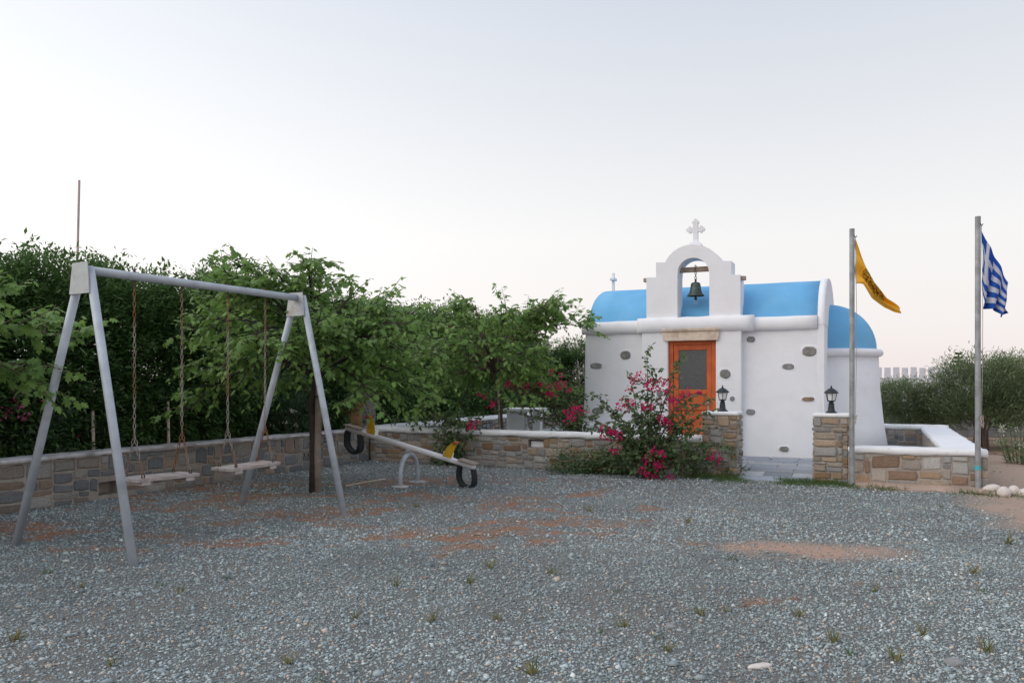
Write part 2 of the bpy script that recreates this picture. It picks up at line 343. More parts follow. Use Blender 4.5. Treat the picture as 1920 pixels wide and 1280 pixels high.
def pack(Lm, H, rr, cell=.037, wr=(3, 11), hr=(2, 4)):
    """fill a Lm x H face with random rectangles of whole cells, as coursed rubble"""
    nx_, nz = max(1, round(Lm/cell)), max(1, round(H/cell)); cx, cz = Lm/nx_, H/nz
    g = [[0]*nx_ for _ in range(nz)]; res = []
    for z in range(nz):
        for x in range(nx_):
            if g[z][x]: continue
            w_ = rr.randint(*wr); h_ = rr.randint(*hr) if rr.random() > .1 else hr[1]+1
            w2 = 0
            while w2 < w_ and x+w2 < nx_ and not g[z][x+w2]: w2 += 1
            if x+w2 < nx_ and 0 < nx_-(x+w2) < 2: w2 = w2
            h2 = min(h_, nz-z)
            if nz-(z+h2) == 1: h2 += 1
            while h2 > 1 and any(g[z+b][x+a] for a in range(w2) for b in range(h2) if z+b < nz): h2 -= 1
            for a in range(w2):
                for b in range(h2): g[z+b][x+a] = 1
            res.append((x*cx, z*cz, w2*cx, h2*cz))
    return res
def stone_face(parent, A, B, z0, z1, pal, seed, holes=(), wr=(3, 10), hr=(2, 4), org=Vector((0, 0, 0))):
    """stones on the face whose outward side is to the right of A->B when seen from above"""
    rr = random.Random(seed); d = (B-A); Lm = d.length; d.normalize(); nrm = Vector((d.y, -d.x, 0)); rz = math.atan2(d.y, d.x)
    for x, z, w_, h_ in pack(Lm, z1-z0, rr, wr=wr, hr=hr):
        cx, cz = x+w_/2, z0+z+h_/2
        if any(a-w_*.35 < cx < b+w_*.35 and c-h_*.3 < cz < e+h_*.3 for a, b, c, e in holes): continue
        j = rr.uniform(.003, .011)
        p = A+d*cx+Vector((0, 0, cz))+nrm*rr.uniform(-.008, .003)-org
        put_stone(parent, p, max(w_-j, .03), max(h_-j, .025), rr.uniform(.010, .022), rz, rr.choice(pal), rr, rr.uniform(-.05, .05))
def core(parent, pts, th, z1, org, hole=None):
    """mortar body behind the stones, to the left of the line A->B"""
    mb = MB()
    for A, B in zip(pts[:-1], pts[1:]):
        d = (B-A); Lm = d.length; d.normalize(); Mx = Matrix.Translation(A-org)@Matrix.Rotation(math.atan2(d.y, d.x), 4, 'Z')
        if hole and hole[0] == (A, B):
            _, a, b, c, e = hole
            mb.box(0, Lm, .25, th, -.05, z1, Mx); mb.box(0, a, .004, .249, -.05, z1-.002, Mx); mb.box(b, Lm, .004, .249, -.05, z1-.002, Mx)
            mb.box(a, b, .004, .249, -.05, c, Mx); mb.box(a, b, .004, .249, e, z1-.002, Mx)
        else: mb.box(0, Lm, .004, th, -.05, z1, Mx)
    return mb.build('mortar_core', M['mortar'], parent)
def cap(parent, pts, th, z0, hgt, m, org, over=.025, seed=1, name='coping', amp=.008):
    """rounded, uneven coping swept along the wall"""
    rr = random.Random(seed); P = []
    for A, B in zip(pts[:-1], pts[1:]):
        n = max(2, int((B-A).length/.12))
        P += [A.lerp(B, i/n) for i in range(n)]
    P.append(pts[-1]); prof = [(-over, 0), (-over-.006, hgt*.45), (-over*.95, hgt*.8), (-over*.3, hgt*.97), (.05, hgt), (th/2, hgt*1.02), (th-.04, hgt), (th+over*.9, hgt*.85), (th+over, hgt*.4), (th+over, 0)]
    vs = []; k = len(prof)
    for i, p in enumerate(P):
        d = (P[min(i+1, len(P)-1)]-P[max(i-1, 0)]).normalized(); nl = Vector((-d.y, d.x, 0))
        for a, z in prof: vs.append(p-org+nl*(a+rr.uniform(-amp, amp))+Vector((0, 0, z0+z+rr.uniform(-amp, amp)*(.6 if z > 0 else 1.6))))
    fs = [(i*k+j, (i+1)*k+j, (i+1)*k+(j+1) % k, i*k+(j+1) % k) for i in range(len(P)-1) for j in range(k)]
    fs += [tuple(range(k)), tuple((len(P)-1)*k+j for j in range(k-1, -1, -1))]
    return MB().add(vs, fs).build(name, m, parent, smooth=True)

# left boundary wall (grey coping)
org = LW[1].copy()
lw = thing('stone_wall', 'low grey rubble wall with concrete coping running behind the swings below the hedge', 'wall', org)
LWp = LW
hs = ((LWp[1], LWp[2]), 1.28, 1.62, .05, .22)
core(lw, LWp, .36, .56, org, hs)
for i, (A, B) in enumerate(zip(LWp[:-1], LWp[1:])):
    stone_face(lw, A, B, -.01, .555, PAL_L, 40+i, holes=[(1.28, 1.62, .05, .22)] if i == 1 else (), wr=(3, 10), hr=(2, 5), org=org)
cap(lw, LWp, .36, .56, .05, M['concrete_cap'], org, seed=3)
# churchyard front wall, left of the gate
sLa, _ = SZ(1317, 850, 0); sLb, _ = SZ(1382, 850, 0); sRa, _ = SZ(1525, 850, 0); sRb, _ = SZ(1590, 850, 0)
S0, S1 = -8.14, 2.02
A, B = W(S0, 0), W(sLa, 0)
fw = thing('stone_wall', 'low brown rubble wall with white coping behind the seesaw and bougainvillea', 'wall', A)
sv, zv = SZ(1003, 835, 0); hv = ((A, B), sv-S0-.13, sv-S0+.17, .36, .50)
core(fw, [A, B], .36, .54, A, hv); stone_face(fw, A, B, -.01, .54, PAL_R, 61, holes=[hv[1:]], org=A, wr=(3, 10), hr=(2, 3))
cap(fw, [A, B], .36, .54, .095, M['limewash'], A, seed=5, over=.02)
vb = MB().box(hv[1]+.03, hv[1]+.27, .06, .2, .362, .47, Matrix.Rotation(R(-YAW), 4, 'Z')).build('vent_block', M['limewash'], fw, bevel=.01)
# right of the gate
A, B = W(sRb, 0), W(S1, 0)
rw = thing('stone_wall', 'low brown rubble wall with white coping standing behind the two flagpoles', 'wall', A)
TB = 6.4
core(rw, [A, B], .36, .46, A); stone_face(rw, A, B, -.03, .46, PAL_R, 73, org=A, wr=(4, 11), hr=(2, 5))
cap(rw, [A, B], .38, .46, .09, M['limewash'], A, seed=8, over=.02)
# right side wall and the back wall of the yard
Bo = W(S1, .38)
sw = thing('stone_wall', 'side wall with broad white top running back from the right flagpole', 'wall', Bo)
E = W(S1, TB)
core(sw, [Bo, E], .5, .44, Bo); stone_face(sw, Bo, E, -.03, .44, PAL_R, 77, org=Bo)
cap(sw, [Bo, E], .5, .44, .09, M['plaster'], Bo, seed=9, over=.015)
A, B = W(S1, TB), W(.75, TB)
bw = thing('stone_wall', 'grey rubble back wall with white coping between the chapel apse and olive shrubs', 'wall', B)
Aw, Bw = W(.7, TB), W(S1, TB)
core(bw, [Aw, Bw], .36, .48, B); stone_face(bw, Aw, Bw, .1, .48, PAL_L+PAL_R[:3], 79, org=B)
cap(bw, [Aw, Bw], .36, .48, .09, M['limewash'], B, seed=10)
# left side wall of the churchyard and its far wall
A, B = W(S0, 10.6), W(S0, .36)
lsw = thing('stone_wall', 'white topped churchyard side wall running back under the mulberry crowns', 'wall', B)
core(lsw, [W(S0, .36), W(S0, 10.6)], .36, .54, B)
stone_face(lsw, W(S0+.004, .36), W(S0+.004, 10.6), .1, .54, PAL_L, 85, org=B)
for o in list(lsw.children):
    if o.name.startswith('mortar'): o.location += V*0-U*.36
cap(lsw, [W(S0-.0, .36), W(S0-.0, 10.6)], .36, .54, .09, M['limewash'], B, seed=11)
A, B = W(S0, 10.6), W(-2.5, 10.6)
fbw = thing('stone_wall', 'far grey rubble wall with white coping beyond the white table', 'wall', A)
core(fbw, [A, B], .36, .54, A); stone_face(fbw, A, B, .1, .54, PAL_L, 88, org=A); cap(fbw, [A, B], .36, .54, .09, M['limewash'], A, seed=12)

# gate pillars
def pillar(s0, s1, label, seed):
    p = thing('gate_pillar', label, 'pillar', W(s0, 0), R(-YAW), 'gate pillars'); w_ = s1-s0; h_ = .97
    MB().box(.012, w_-.012, .012, w_-.012, -.05, h_).build('mortar_core', M['mortar'], p)
    q = [Vector((0, 0, 0)), Vector((w_, 0, 0)), Vector((w_, w_, 0)), Vector((0, w_, 0))]
    for i in range(4):
        stone_face(p, q[i], q[(i+1) % 4], -.02, h_, PAL_R, seed+i, wr=(3, 9), hr=(1, 3))
    mb = MB(); rr = random.Random(seed); n = 8
    mb.box(-.015, w_+.015, -.015, w_+.015, h_, h_+.055)
    mb.build('coping', M['limewash'], p, bevel=.022, seg=3)
    return p, w_, h_+.055
pl, wl, hl = pillar(sLa, sLb, 'stone gate pillar with bougainvillea creeping up its foot', 101)
pr, wr_, hr_ = pillar(sRa, sRb, 'brown stone gate pillar beside the yellow flag pole', 111)
# courtyard floor and the slate paving at the gate
fm = MB()
def slab(s0, s1, t0, t1, z0, z1):
    vs = [W(s0, t0, z0), W(s1, t0, z0), W(s1, t1, z0), W(s0, t1, z0), W(s0, t0, z1), W(s1, t0, z1), W(s1, t1, z1), W(s0, t1, z1)]
    fm.add(vs, [(0, 3, 2, 1), (4, 5, 6, 7), (0, 1, 5, 4), (1, 2, 6, 5), (2, 3, 7, 6), (3, 0, 4, 7)])
slab(S0+.01, sLb+.004, .365, 10.59, -.05, .13); slab(sRa-.004, S1-.51, .365, 10.59, -.05, .13); slab(sLb+.005, sRa-.005, 1.1, 10.59, -.05, .13)
fm.add([W(sLb+.005, -.12, -.05), W(sRa-.005, -.12, -.05), W(sRa-.005, 1.099, -.05), W(sLb+.005, 1.099, -.05), W(sLb+.005, -.12, .0), W(sRa-.005, -.12, .0), W(sRa-.005, 1.099, .13), W(sLb+.005, 1.099, .13)], [(0, 3, 2, 1), (4, 5, 6, 7), (0, 1, 5, 4), (1, 2, 6, 5), (2, 3, 7, 6), (3, 0, 4, 7)])
def floor_z(t): return .13 if t > 1.1 else .13*(t+.12)/1.22
pav = tag(fm.build('courtyard_floor', M['floor']), kind='structure')
rr = random.Random(5)
smesh = []
for k in range(5):
    r2 = random.Random(k); pts = []
    for a, b in [(-.5, -.5), (.1, -.5), (.5, -.5), (.5, .1), (.5, .5), (-.1, .5), (-.5, .5), (-.5, -.1)]: pts.append((a*(1-r2.uniform(0, .06)), b*(1-r2.uniform(0, .14))))
    vs = [(x, y, 0) for x, y in pts]+[(x, y, .7) for x, y in pts]+[(x*.97, y*.94, 1) for x, y in pts]
    fs = [(j, (j+1) % 8, 8+(j+1) % 8, 8+j) for j in range(8)]+[(8+j, 8+(j+1) % 8, 16+(j+1) % 8, 16+j) for j in range(8)]+[tuple(range(16, 24))]
    me = bpy.data.meshes.new('paving_slab'); me.from_pydata(vs, [], fs); me.materials.append(M['slate']); me.update(); smesh.append(me)
t = -.12
row = 0
while t < 2.25:
    d_ = rr.uniform(.20, .36); s = sLb+.01 if t < 1.1 else sLb-.75; e = sRa-.01 if t < 1.1 else sRa+.5
    while s < e-.05:
        w_ = min(rr.uniform(.35, .8), e-s)
        if e-s-w_ < .18: w_ = e-s
        o = bpy.data.objects.new('paving_slab', rr.choice(smesh)); link(o, pav)
        o.location = W(s+w_/2, t+d_/2, floor_z(t+d_/2)-.001); o.scale = (w_, d_, rr.uniform(.012, .02)); o.rotation_euler = (math.atan(.13/1.22) if t < 1.0 else 0, 0, R(-YAW)+rr.uniform(-.02, .02))
        k = rr.uniform(.75, 1.25); b = rr.choice([(.27, .30, .34), (.33, .35, .38), (.24, .27, .32), (.38, .39, .40)]); o.color = (b[0]*k, b[1]*k, b[2]*k, 1)
        s += w_
    t += d_
# pink concrete strip at the foot of the right wall
sm = MB(); n = 24; vs = []
for i in range(n+1):
    s = sRb+.1+(S1+1.6-sRb)*i/n; wdt = .26+.07*math.sin(i*1.7)+.05*math.sin(i*.6)
    vs += [W(s, -wdt-.12, .0), W(s, -wdt-.05, .036), W(s, -.0, .046)]
sm.add(vs, [(i*3+j, i*3+3+j, i*3+4+j, i*3+1+j) for i in range(n) for j in range(2)])
tag(sm.build('wall_footing_strip', M['strip'], smooth=True), kind='structure')

# ------------------------------------------------------------------ chapel
T0 = 2.43; SL = -4.68; FZ = .15
ch = thing('chapel', 'small whitewashed chapel with blue vaulted roof, belfry and orange door', 'chapel', W(SL, T0, FZ), R(-YAW))
def CL(x, y, t):
    """photo pixel on churchyard plane t -> chapel local x, z"""
    s, z = SZ(x, y, t); return s-SL, z-FZ
LN, DP, HN = 4.44, 3.80, 2.40
ZC0, ZC1 = 2.28, 2.53     # cornice band
def grid_box(x0, x1, y0, y1, z0, z1, batter=.07, n=(14, 10, 8), amp=.010, seed=0):
    """rounded, hand-plastered block: faces gridded and nudged, walls leaning in slightly upwards"""
    bm = bmesh.new(); bmesh.ops.create_cube(bm, size=1)
    for v in bm.verts: v.co = Vector(((x0+x1)/2+v.co.x*(x1-x0), (y0+y1)/2+v.co.y*(y1-y0), (z0+z1)/2+v.co.z*(z1-z0)))
    bmesh.ops.bevel(bm, geom=[e for e in bm.edges], offset=.06, segments=3, affect='EDGES', profile=.5)
    bmesh.ops.subdivide_edges(bm, edges=[e for e in bm.edges if e.calc_length() > .7], cuts=7, use_grid_fill=True)
    rr = random.Random(seed)
    for v in bm.verts:
        k = 1-(v.co.z-z0)/(z1-z0)
        v.co.x += batter*k*k*(1 if v.co.x > (x0+x1)/2 else -1); v.co.y += batter*k*k*(1 if v.co.y > (y0+y1)/2 else -1)
        v.co += Vector((rr.uniform(-amp, amp), rr.uniform(-amp, amp), 0))*.6
    bmesh.ops.triangulate(bm, faces=[f for f in bm.faces if len(f.verts) > 4])
    me = bpy.data.meshes.new('m'); bm.to_mesh(me); bm.free()
    return me
def meobj(name, me, m, parent, smooth=True):
    me.name = name; me.materials.clear(); me.materials.append(m)
    if smooth: me.polygons.foreach_set('use_smooth', [True]*len(me.polygons))
    return link(bpy.data.objects.new(name, me), parent)
wall = meobj('wall', grid_box(0, LN, 0, DP, -.1, 2.50, seed=1), M['plaster'], ch)
PJ = .16                                   # portal projection
xa, _ = CL(1203, 700, T0-PJ); xb, _ = CL(1390, 700, T0-PJ)
dxa, dzt = CL(1252, 638, T0-PJ); dxb, _ = CL(1342, 638, T0-PJ)
pm = MB()                                  # portal block with the door opening left free
pm.box(xa, dxa, -PJ, .1, -.1, 2.45); pm.box(dxb, xb, -PJ, .1, -.1, 2.449); pm.box(dxa, dxb, -PJ+.002, .1, dzt, 2.448)
pm.build('portal', M['plaster'], ch, bevel=.018, seg=3)
# cornices: swept bulging profiles
def cornice(x0, x1, yf, z0, z1, bulge, name='cornice', n=24, seed=0):
    rr = random.Random(seed); k = 12; prof = [(.10, z0+.01)]
    for j in range(k+1):
        a = -math.pi/2+math.pi*j/k; prof.append((-bulge*(math.cos(a)**.75 if math.cos(a) > 1e-6 else 0), (z0+z1)/2+math.sin(a)*(z1-z0)/2))
    prof.append((.3, z1+.012)); vs = []; q = len(prof)
    for i in range(n+1):
        x = x0+(x1-x0)*i/n; j = rr.uniform(-.006, .006); e = .6 if i in (0, n) else 1
        for y, z in prof: vs.append((x, yf+(y*e if y < 0 else y)+j, z+j))
    fs = [(i*q+j, (i+1)*q+j, (i+1)*q+(j+1) % q, i*q+(j+1) % q) for i in range(n) for j in range(q)]
    fs += [tuple(range(q)), tuple(n*q+j for j in range(q-1, -1, -1))]
    return MB().add(vs, fs).build(name, M['plaster'], ch, smooth=True)
cornice(-.05, LN-.085, 0, ZC0, ZC1, .10, seed=2)
ca, _ = CL(1193, 600, T0-PJ-.08); cb_, _ = CL(1411, 600, T0-PJ-.08)
cornice(ca, cb_, -PJ+.04, ZC0-.01, ZC1+.035, .13, seed=3, n=16)
# vault
def vault(x0, x1, y0, y1, z0, rise, name, m, n=28, nx_=12, seed=0, flat=0):
    vs = []; rr = random.Random(seed)
    for i in range(nx_+1):
        x = x0+(x1-x0)*i/nx_
        for j in range(n+1):
            a = math.pi*j/n; c, s = math.cos(a), math.sin(a)
            vs.append((x, (y0+y1)/2-(y1-y0)/2*math.copysign(abs(c)**.92, c), z0+rise*abs(s)**.92+rr.uniform(-.004, .004)))
    q = n+1
    fs = [(i*q+j, (i+1)*q+j, (i+1)*q+j+1, i*q+j+1) for i in range(nx_) for j in range(n)]+[tuple(range(q)), tuple(nx_*q+j for j in range(q-1, -1, -1))]
    return MB().add(vs, fs).build(name, m, ch, smooth=True)
vt = vault(.04, LN-.08, .13, DP-.1, 2.40, .93, 'roof', M['blue'])
for p_ in vt.data.polygons:
    if len(p_.vertices) > 4: p_.use_smooth = False
gb = vault(LN-.081, LN+.04, -.022, DP-.0, 2.36, 1.0, 'gable', M['plaster'], nx_=2)
for p_ in gb.data.polygons:
    if len(p_.vertices) > 4: p_.use_smooth = False
MB().box(LN-.078, LN+.034, -.016, DP-.004, -.1, 2.40).build('gable_wall', M['plaster'], ch, bevel=.01, seg=2)
# apse with half dome
ac = (LN-.02, DP/2); ar = .93
MB().lathe([(ar+.20, -.1), (ar+.10, .5), (ar+.03, 1.2), (ar+.0, 1.93)], 40, (ac[0], ac[1], 0)).build('apse_wall', M['plaster'], ch, smooth=True)
MB().lathe([(ar-.02, 1.84)]+[(ar+.005+.085*math.cos(a), 1.90+.075*math.sin(a)) for a in [R(q) for q in range(-90, 91, 22)]]+[(ar-.05, 1.975)], 40, (ac[0], ac[1], 0)).build('apse_cornice', M['plaster'], ch, smooth=True)
MB().lathe([(ar-.03, 1.92)]+[((ar-.03)*math.cos(R(a)), 1.97+.90*math.sin(R(a))) for a in range(0, 90, 6)]+[(.01, 2.87)], 40, (ac[0], ac[1], 0)).build('apse_dome', M['blue'], ch, smooth=True)
# ledge at the foot of the long wall
la, _ = CL(1086, 780, T0-.3)
MB().box(la, xa-.02, -.32, -.02, -.04, .52).build('ledge', M['plaster'], ch, bevel=.05, seg=3)
# embedded stones
for x, y, w_, h_ in [(1118, 686, 26, 13), (1173, 666, 22, 17), (1408, 636, 16, 11), (1518, 659, 26, 18), (1478, 687, 20, 11), (1408, 772, 17, 11), (1516, 748, 22, 8),
                     (1471, 841, 17, 10), (1122, 770, 25, 13), (1106, 809, 9, 6), (1360, 701, 19, 17), (1373, 747, 9, 9), (1237, 737, 13, 15), (1212, 790, 14, 12)]:
    por = 1203 < x < 1390; t = T0-(PJ if por else 0); x0, z0 = CL(x, y, t); sc_ = 1493/14.3; rr = random.Random(x); k = 12; poly = []
    k2 = max(0, 1-(z0+.1)/2.6); off = 0 if por else -.07*k2*k2
    for j in range(k):
        a = 2*math.pi*j/k; q = (abs(math.cos(a))**4+abs(math.sin(a))**4)**-.25; q = .5*q+.5*min(q, 1.05)
        poly.append((q*math.cos(a)*w_/2/sc_*rr.uniform(.88, 1.05), q*math.sin(a)*h_/2/sc_*rr.uniform(.88, 1.05)))
    yy = (-PJ if por else 0)+off
    mb = MB(); vs = [(x0+a, yy+.05, z0+b) for a, b in poly]+[(x0+a, yy-.013, z0+b) for a, b in poly]+[(x0+a*.8, yy-.022, z0+b*.8) for a, b in poly]
    mb.add(vs, [(j, (j+1) % k, k+(j+1) % k, k+j) for j in range(k)]+[(k+j, k+(j+1) % k, 2*k+(j+1) % k, 2*k+j) for j in range(k)]+[tuple(range(2*k, 3*k))])
    o = mb.build('stone', M['stone'], ch); o.color = rr.choice([(.25, .25, .25, 1), (.22, .215, .205, 1), (.24, .245, .255, 1)])
    if x == 1516: o.color = (.27, .19, .14, 1)
    # plaster lip round the stone
    ring = MB(); vs = []
    for sx, dy in ((1.0, .004), (1.06, -.007), (1.30, -.004), (1.6, .006)): vs += [(x0+a*sx+math.copysign(.01*(sx-1), a), yy+dy, z0+b*sx) for a, b in poly]
    ring.add(vs, [(i*k+j, i*k+(j+1) % k, (i+1)*k+(j+1) % k, (i+1)*k+j) for i in range(3) for j in range(k)])
    ring.build('plaster_lip', M['plaster'], o, smooth=True)
# belfry: stepped wall with an arched opening
tb = T0-PJ+.02
def BP(x, y): return CL(x, y, tb)
outer = [(1212, 602), (1212, 556), (1212, 520), (1230, 520), (1230, 492), (1247, 492)]
for a in range(150, 29, -10):
    q = R(a); outer.append((1300+59*math.cos(q)*1.0, 517-59*math.sin(q)*1.0))
outer = [p for p in outer if not (p[0] < 1248.9 and p[1] < 491)]
outer += [(1352, 489), (1371, 489), (1371, 515), (1388, 515), (1388, 556), (1388, 602)]
innr = []
def inner_pt(f):
    L1, L2 = 592-513, math.pi*30; tot = 2*L1+L2; d = f*tot
    if d < L1: return (1270, 592-d)
    if d < L1+L2: a = math.pi-(d-L1)/30; return (1300+30*math.cos(a), 513-30*math.sin(a))
    return (1330, 513+(d-L1-L2))
def ang(p): return math.atan2(540-p[1], p[0]-1300)
fr = []
no = len(outer)
for i, p in enumerate(outer):
    # pair each outer point with the inner point at the same height (piers) or angle (arch)
    if p[1] >= 513: innr.append((1270 if p[0] < 1300 else 1330, p[1]))
    else:
        a = math.atan2(513-p[1], p[0]-1300); innr.append((1300+30*math.cos(a), 513-30*math.sin(a)))
yb0, yb1 = -PJ+.02, -PJ+.46
vs = []
for yv in (yb0, yb1):
    vs += [(BP(*p)[0], yv, BP(*p)[1]) for p in outer]+[(BP(*p)[0], yv, BP(*p)[1]) for p in innr]
fs = []
for i in range(no-1):
    a, b, c, d = i, i+1, no+i+1, no+i
    fs += [(a, b, c, d), tuple(2*no+q for q in (d, c, b, a)), (a, 2*no+a, 2*no+b, b), (d, c, 2*no+c, 2*no+d)]
fs += [(0, no, 3*no, 2*no), (no-1, 3*no-1, 4*no-1, 2*no-1)]
bel = MB().add(vs, fs).build('belfry', M['plaster'], ch, bevel=.02, seg=3)
# belfry cross with trefoil ends
cx, cz = BP(1300, 427); cyb = (yb0+yb1)/2; k = (1493/14.9)
cm = MB(); cm.box(cx-.045, cx+.045, cyb-.036, cyb+.036, BP(1300, 462)[1], cz+.16); cm.box(cx-.13, cx+.13, cyb-.033, cyb+.033, cz-.042, cz+.042)
def disc(mb, x, z, r, hy, n=12): mb.prism([(x+r*math.cos(2*math.pi*j/n), z+r*math.sin(2*math.pi*j/n)) for j in range(n)], cyb-hy, cyb+hy)
for (ex, ez), (tx, tz) in (((cx, cz+.145), (1, 0)), ((cx-.115, cz), (0, 1)), ((cx+.115, cz), (0, 1))):
    ox, oz = ex-cx, ez-cz; l_ = math.hypot(ox, oz); ox /= l_; oz /= l_
    disc(cm, ex+ox*.025, ez+oz*.025, .036, .030)
    disc(cm, ex+tx*.036-ox*.01, ez+tz*.036-oz*.01, .032, .028); disc(cm, ex-tx*.036-ox*.01, ez-tz*.036-oz*.01, .032, .0275)
cm.build('cross', M['plaster'], bel)
bx0, bz0 = BP(1300, 457)
base_poly = [(bx0-.13, bz0-.05), (bx0-.125, bz0+.0), (bx0-.085, bz0+.05), (bx0+.085, bz0+.05), (bx0+.125, bz0+.0), (bx0+.13, bz0-.05)]
MB().prism(base_poly, cyb-.13, cyb+.13).build('cross_base', M['plaster'], bel, bevel=.012)
# small cross at the far end of the vault
sx, _ = CL(1150, 530, T0+DP/2); _, sz1 = CL(1150, 512, T0+DP/2)
c2 = MB(); c2.box(sx-.028, sx+.028, DP/2-.028, DP/2+.028, 3.30, sz1); c2.box(sx-.05, sx+.05, DP/2-.12, DP/2+.12, sz1-.17, sz1-.11)
c2.build('roof_cross', M['plaster'], ch, bevel=.008)
# wooden pieces of the belfry
hx0, hz0 = BP(1269, 505); hx1, _ = BP(1331, 505)
MB().box(hx0-.06, hx1+.06, yb0+.18, yb0+.27, hz0-.04, hz0+.055).build('bell_beam', M['beamwood'], bel, bevel=.012)
for x, y in ((1210, 524), (1391, 520)):
    q, z = BP(x, y); MB().box(q-.055, q+.055, yb0+.05, yb0+.17, z-.04, z+.035).build('beam_end', M['beamwood'], bel, bevel=.01)
# lintel
lx0, lz1 = CL(1241, 617, T0-PJ-.06); lx1, lz0 = CL(1349, 637, T0-PJ-.06)
lm = MB(); lm.prism([(lx0+.03, lz0), (lx1-.03, lz0), (lx1, lz1-.05), (lx0, lz1-.05)], -PJ-.05, -PJ+.05)
lm.box(lx0-.01, lx1+.01, -PJ-.075, -PJ+.05, lz1-.049, lz1)
lo = lm.build('lintel', M['palewood'], ch, bevel=.006)
dn = MB(); nn = 44
for i in range(nn):
    x = lx0+(lx1-lx0)*(i+.5)/nn; dn.box(x-.006, x+.006, -PJ-.084, -PJ-.07, lz1-.046, lz1-.006)
tag(dn.build('carved_dentils', M['palewood'], lo), kind='stuff')
# door
dr = MB(); y0 = -PJ+.075; fwid = .085; x0, x1, z1 = dxa, dxb, dzt
dr.box(x0, x0+fwid, y0, y0+.1, -.05, z1); dr.box(x1-fwid, x1, y0, y0+.1, -.05, z1); dr.box(x0+fwid, x1-fwid, y0+.001, y0+.1, z1-fwid, z1)
MB().box(x0-.01, x1+.01, -.03, .02, -.08, z1+.01).build('door_reveal', M['plaster'], ch)
door = MB(); a, b, top = x0+fwid+.004, x1-fwid-.004, z1-fwid-.004; yl = y0+.022; st = .095
gz0, gz1 = CL(1290, 730, T0-PJ+.1)[1], CL(1290, 656, T0-PJ+.1)[1]; rz0 = CL(1290, 762, T0-PJ+.1)[1]
door.box(a, a+st, yl, yl+.045, -.05, top); door.box(b-st, b, yl, yl+.045, -.05, top)
for q0, q1 in ((gz1, top), (gz0-.085, gz0), (rz0-.06, rz0), (-.05, .12)): door.box(a+st, b-st, yl+.001, yl+.045, q0, q1)
dob = door.build('door', M['door'], ch, bevel=.006)
dr.build('frame', M['door'], dob, bevel=.008)
for q0, q1 in ((rz0, gz0-.085), (.12, rz0-.06)):
    MB().box(a+st, b-st, yl+.022, yl+.04, q0, q1).build('panel', M['door'], dob)
    MB().box(a+st+.045, b-st-.045, yl+.010, yl+.03, q0+.035, q1-.035).build('panel', M['door'], dob, bevel=.008)
MB().box(a+st, b-st, yl+.020, yl+.03, gz0, gz1).build('pane', M['pane'], dob)
hx, hz = CL(1328, 757, T0-PJ+.1)
MB().box(hx-.017, hx+.017, yl-.010, yl, hz-.13, hz+.11).tube([(hx, yl-.008, hz+.01), (hx, yl-.05, hz+.01), (hx-.03, yl-.055, hz+.01), (hx-.125, yl-.05, hz+.008)], .009, 8).build('handle', M['steel'], dob, smooth=False)
# bell (hangs from the beam)
bp = W(SL+(hx0+hx1)/2, T0+yb0+.225)
bt = BP(1300, 529)[1]+FZ; bz = BP(1300, 553)[1]+FZ; bm_z = hz0-.04+FZ
bell = thing('bell', 'green bronze bell hanging from the wooden beam in the belfry arch', 'bell', (bp.x, bp.y, bz), R(-YAW))
H = bt-bz+.02
MB().lathe([(.001, H), (.06, H), (.085, H*.93), (.095, H*.75), (.105, H*.45), (.125, H*.22), (.155, H*.08), (.165, .0), (.15, .0), (.11, H*.3), (.08, H*.8), (.001, H*.85)], 24).build('body', M['bell'], bell, smooth=True)
MB().lathe([(.001, .02), (.012, .02), (.014, -.02), (.03, -.035), (.03, -.06), (.012, -.075), (.001, -.08)], 10).tube([(0, 0, H*.85), (0, 0, 0)], .006, 6).build('clapper', M['rustdark'], bell, smooth=True)
def torus_link(mb, c, ax, up, a, b, r, n=10, m=4):
    """oval chain link, long axis up, opening across ax"""
    c = Vector(c); ax = Vector(ax).normalized(); up = Vector(up).normalized(); vs = []
    for i in range(n):
        q = 2*math.pi*i/n; p = c+ax*(a*math.cos(q))+up*(b*math.sin(q)); tn = (ax*(-a*math.sin(q))+up*(b*math.cos(q))).normalized(); n1 = ax.cross(up); n2 = tn.cross(n1)
        for j in range(m):
            w_ = 2*math.pi*j/m+.78; vs.append(p+(n1*math.cos(w_)+n2*math.sin(w_))*r)
    mb.add(vs, [(i*m+j, ((i+1) % n)*m+j, ((i+1) % n)*m+(j+1) % m, i*m+(j+1) % m) for i in range(n) for j in range(m)])
hm = MB(); hm.tube([(0, 0, H-.01), (0, 0, H+.07)], .02, 8); zz = H+.09; i = 0
top_l = bm_z-bz+.06
while zz < top_l: torus_link(hm, (0, 0, zz), (1, 0, 0) if i % 2 == 0 else (0, 1, 0), (0, 0, 1), .018, .03, .006); zz += .042; i += 1
hm.tube([(0, -.06, top_l-.02), (0, -.06, top_l+.065), (0, .06, top_l+.065), (0, .06, top_l-.02), (0, 0, top_l-.05), (0, -.06, top_l-.02)], .007, 6)
hm.build('hanger_chain', M['rustdark'], bell)
rm = MB(); torus_link(rm, (0, 0, -.115), (1, 0, 0), (0, 0, 1), .035, .035, .005, 16, 5); rm.build('pull_ring', M['steel'], bell, smooth=True)

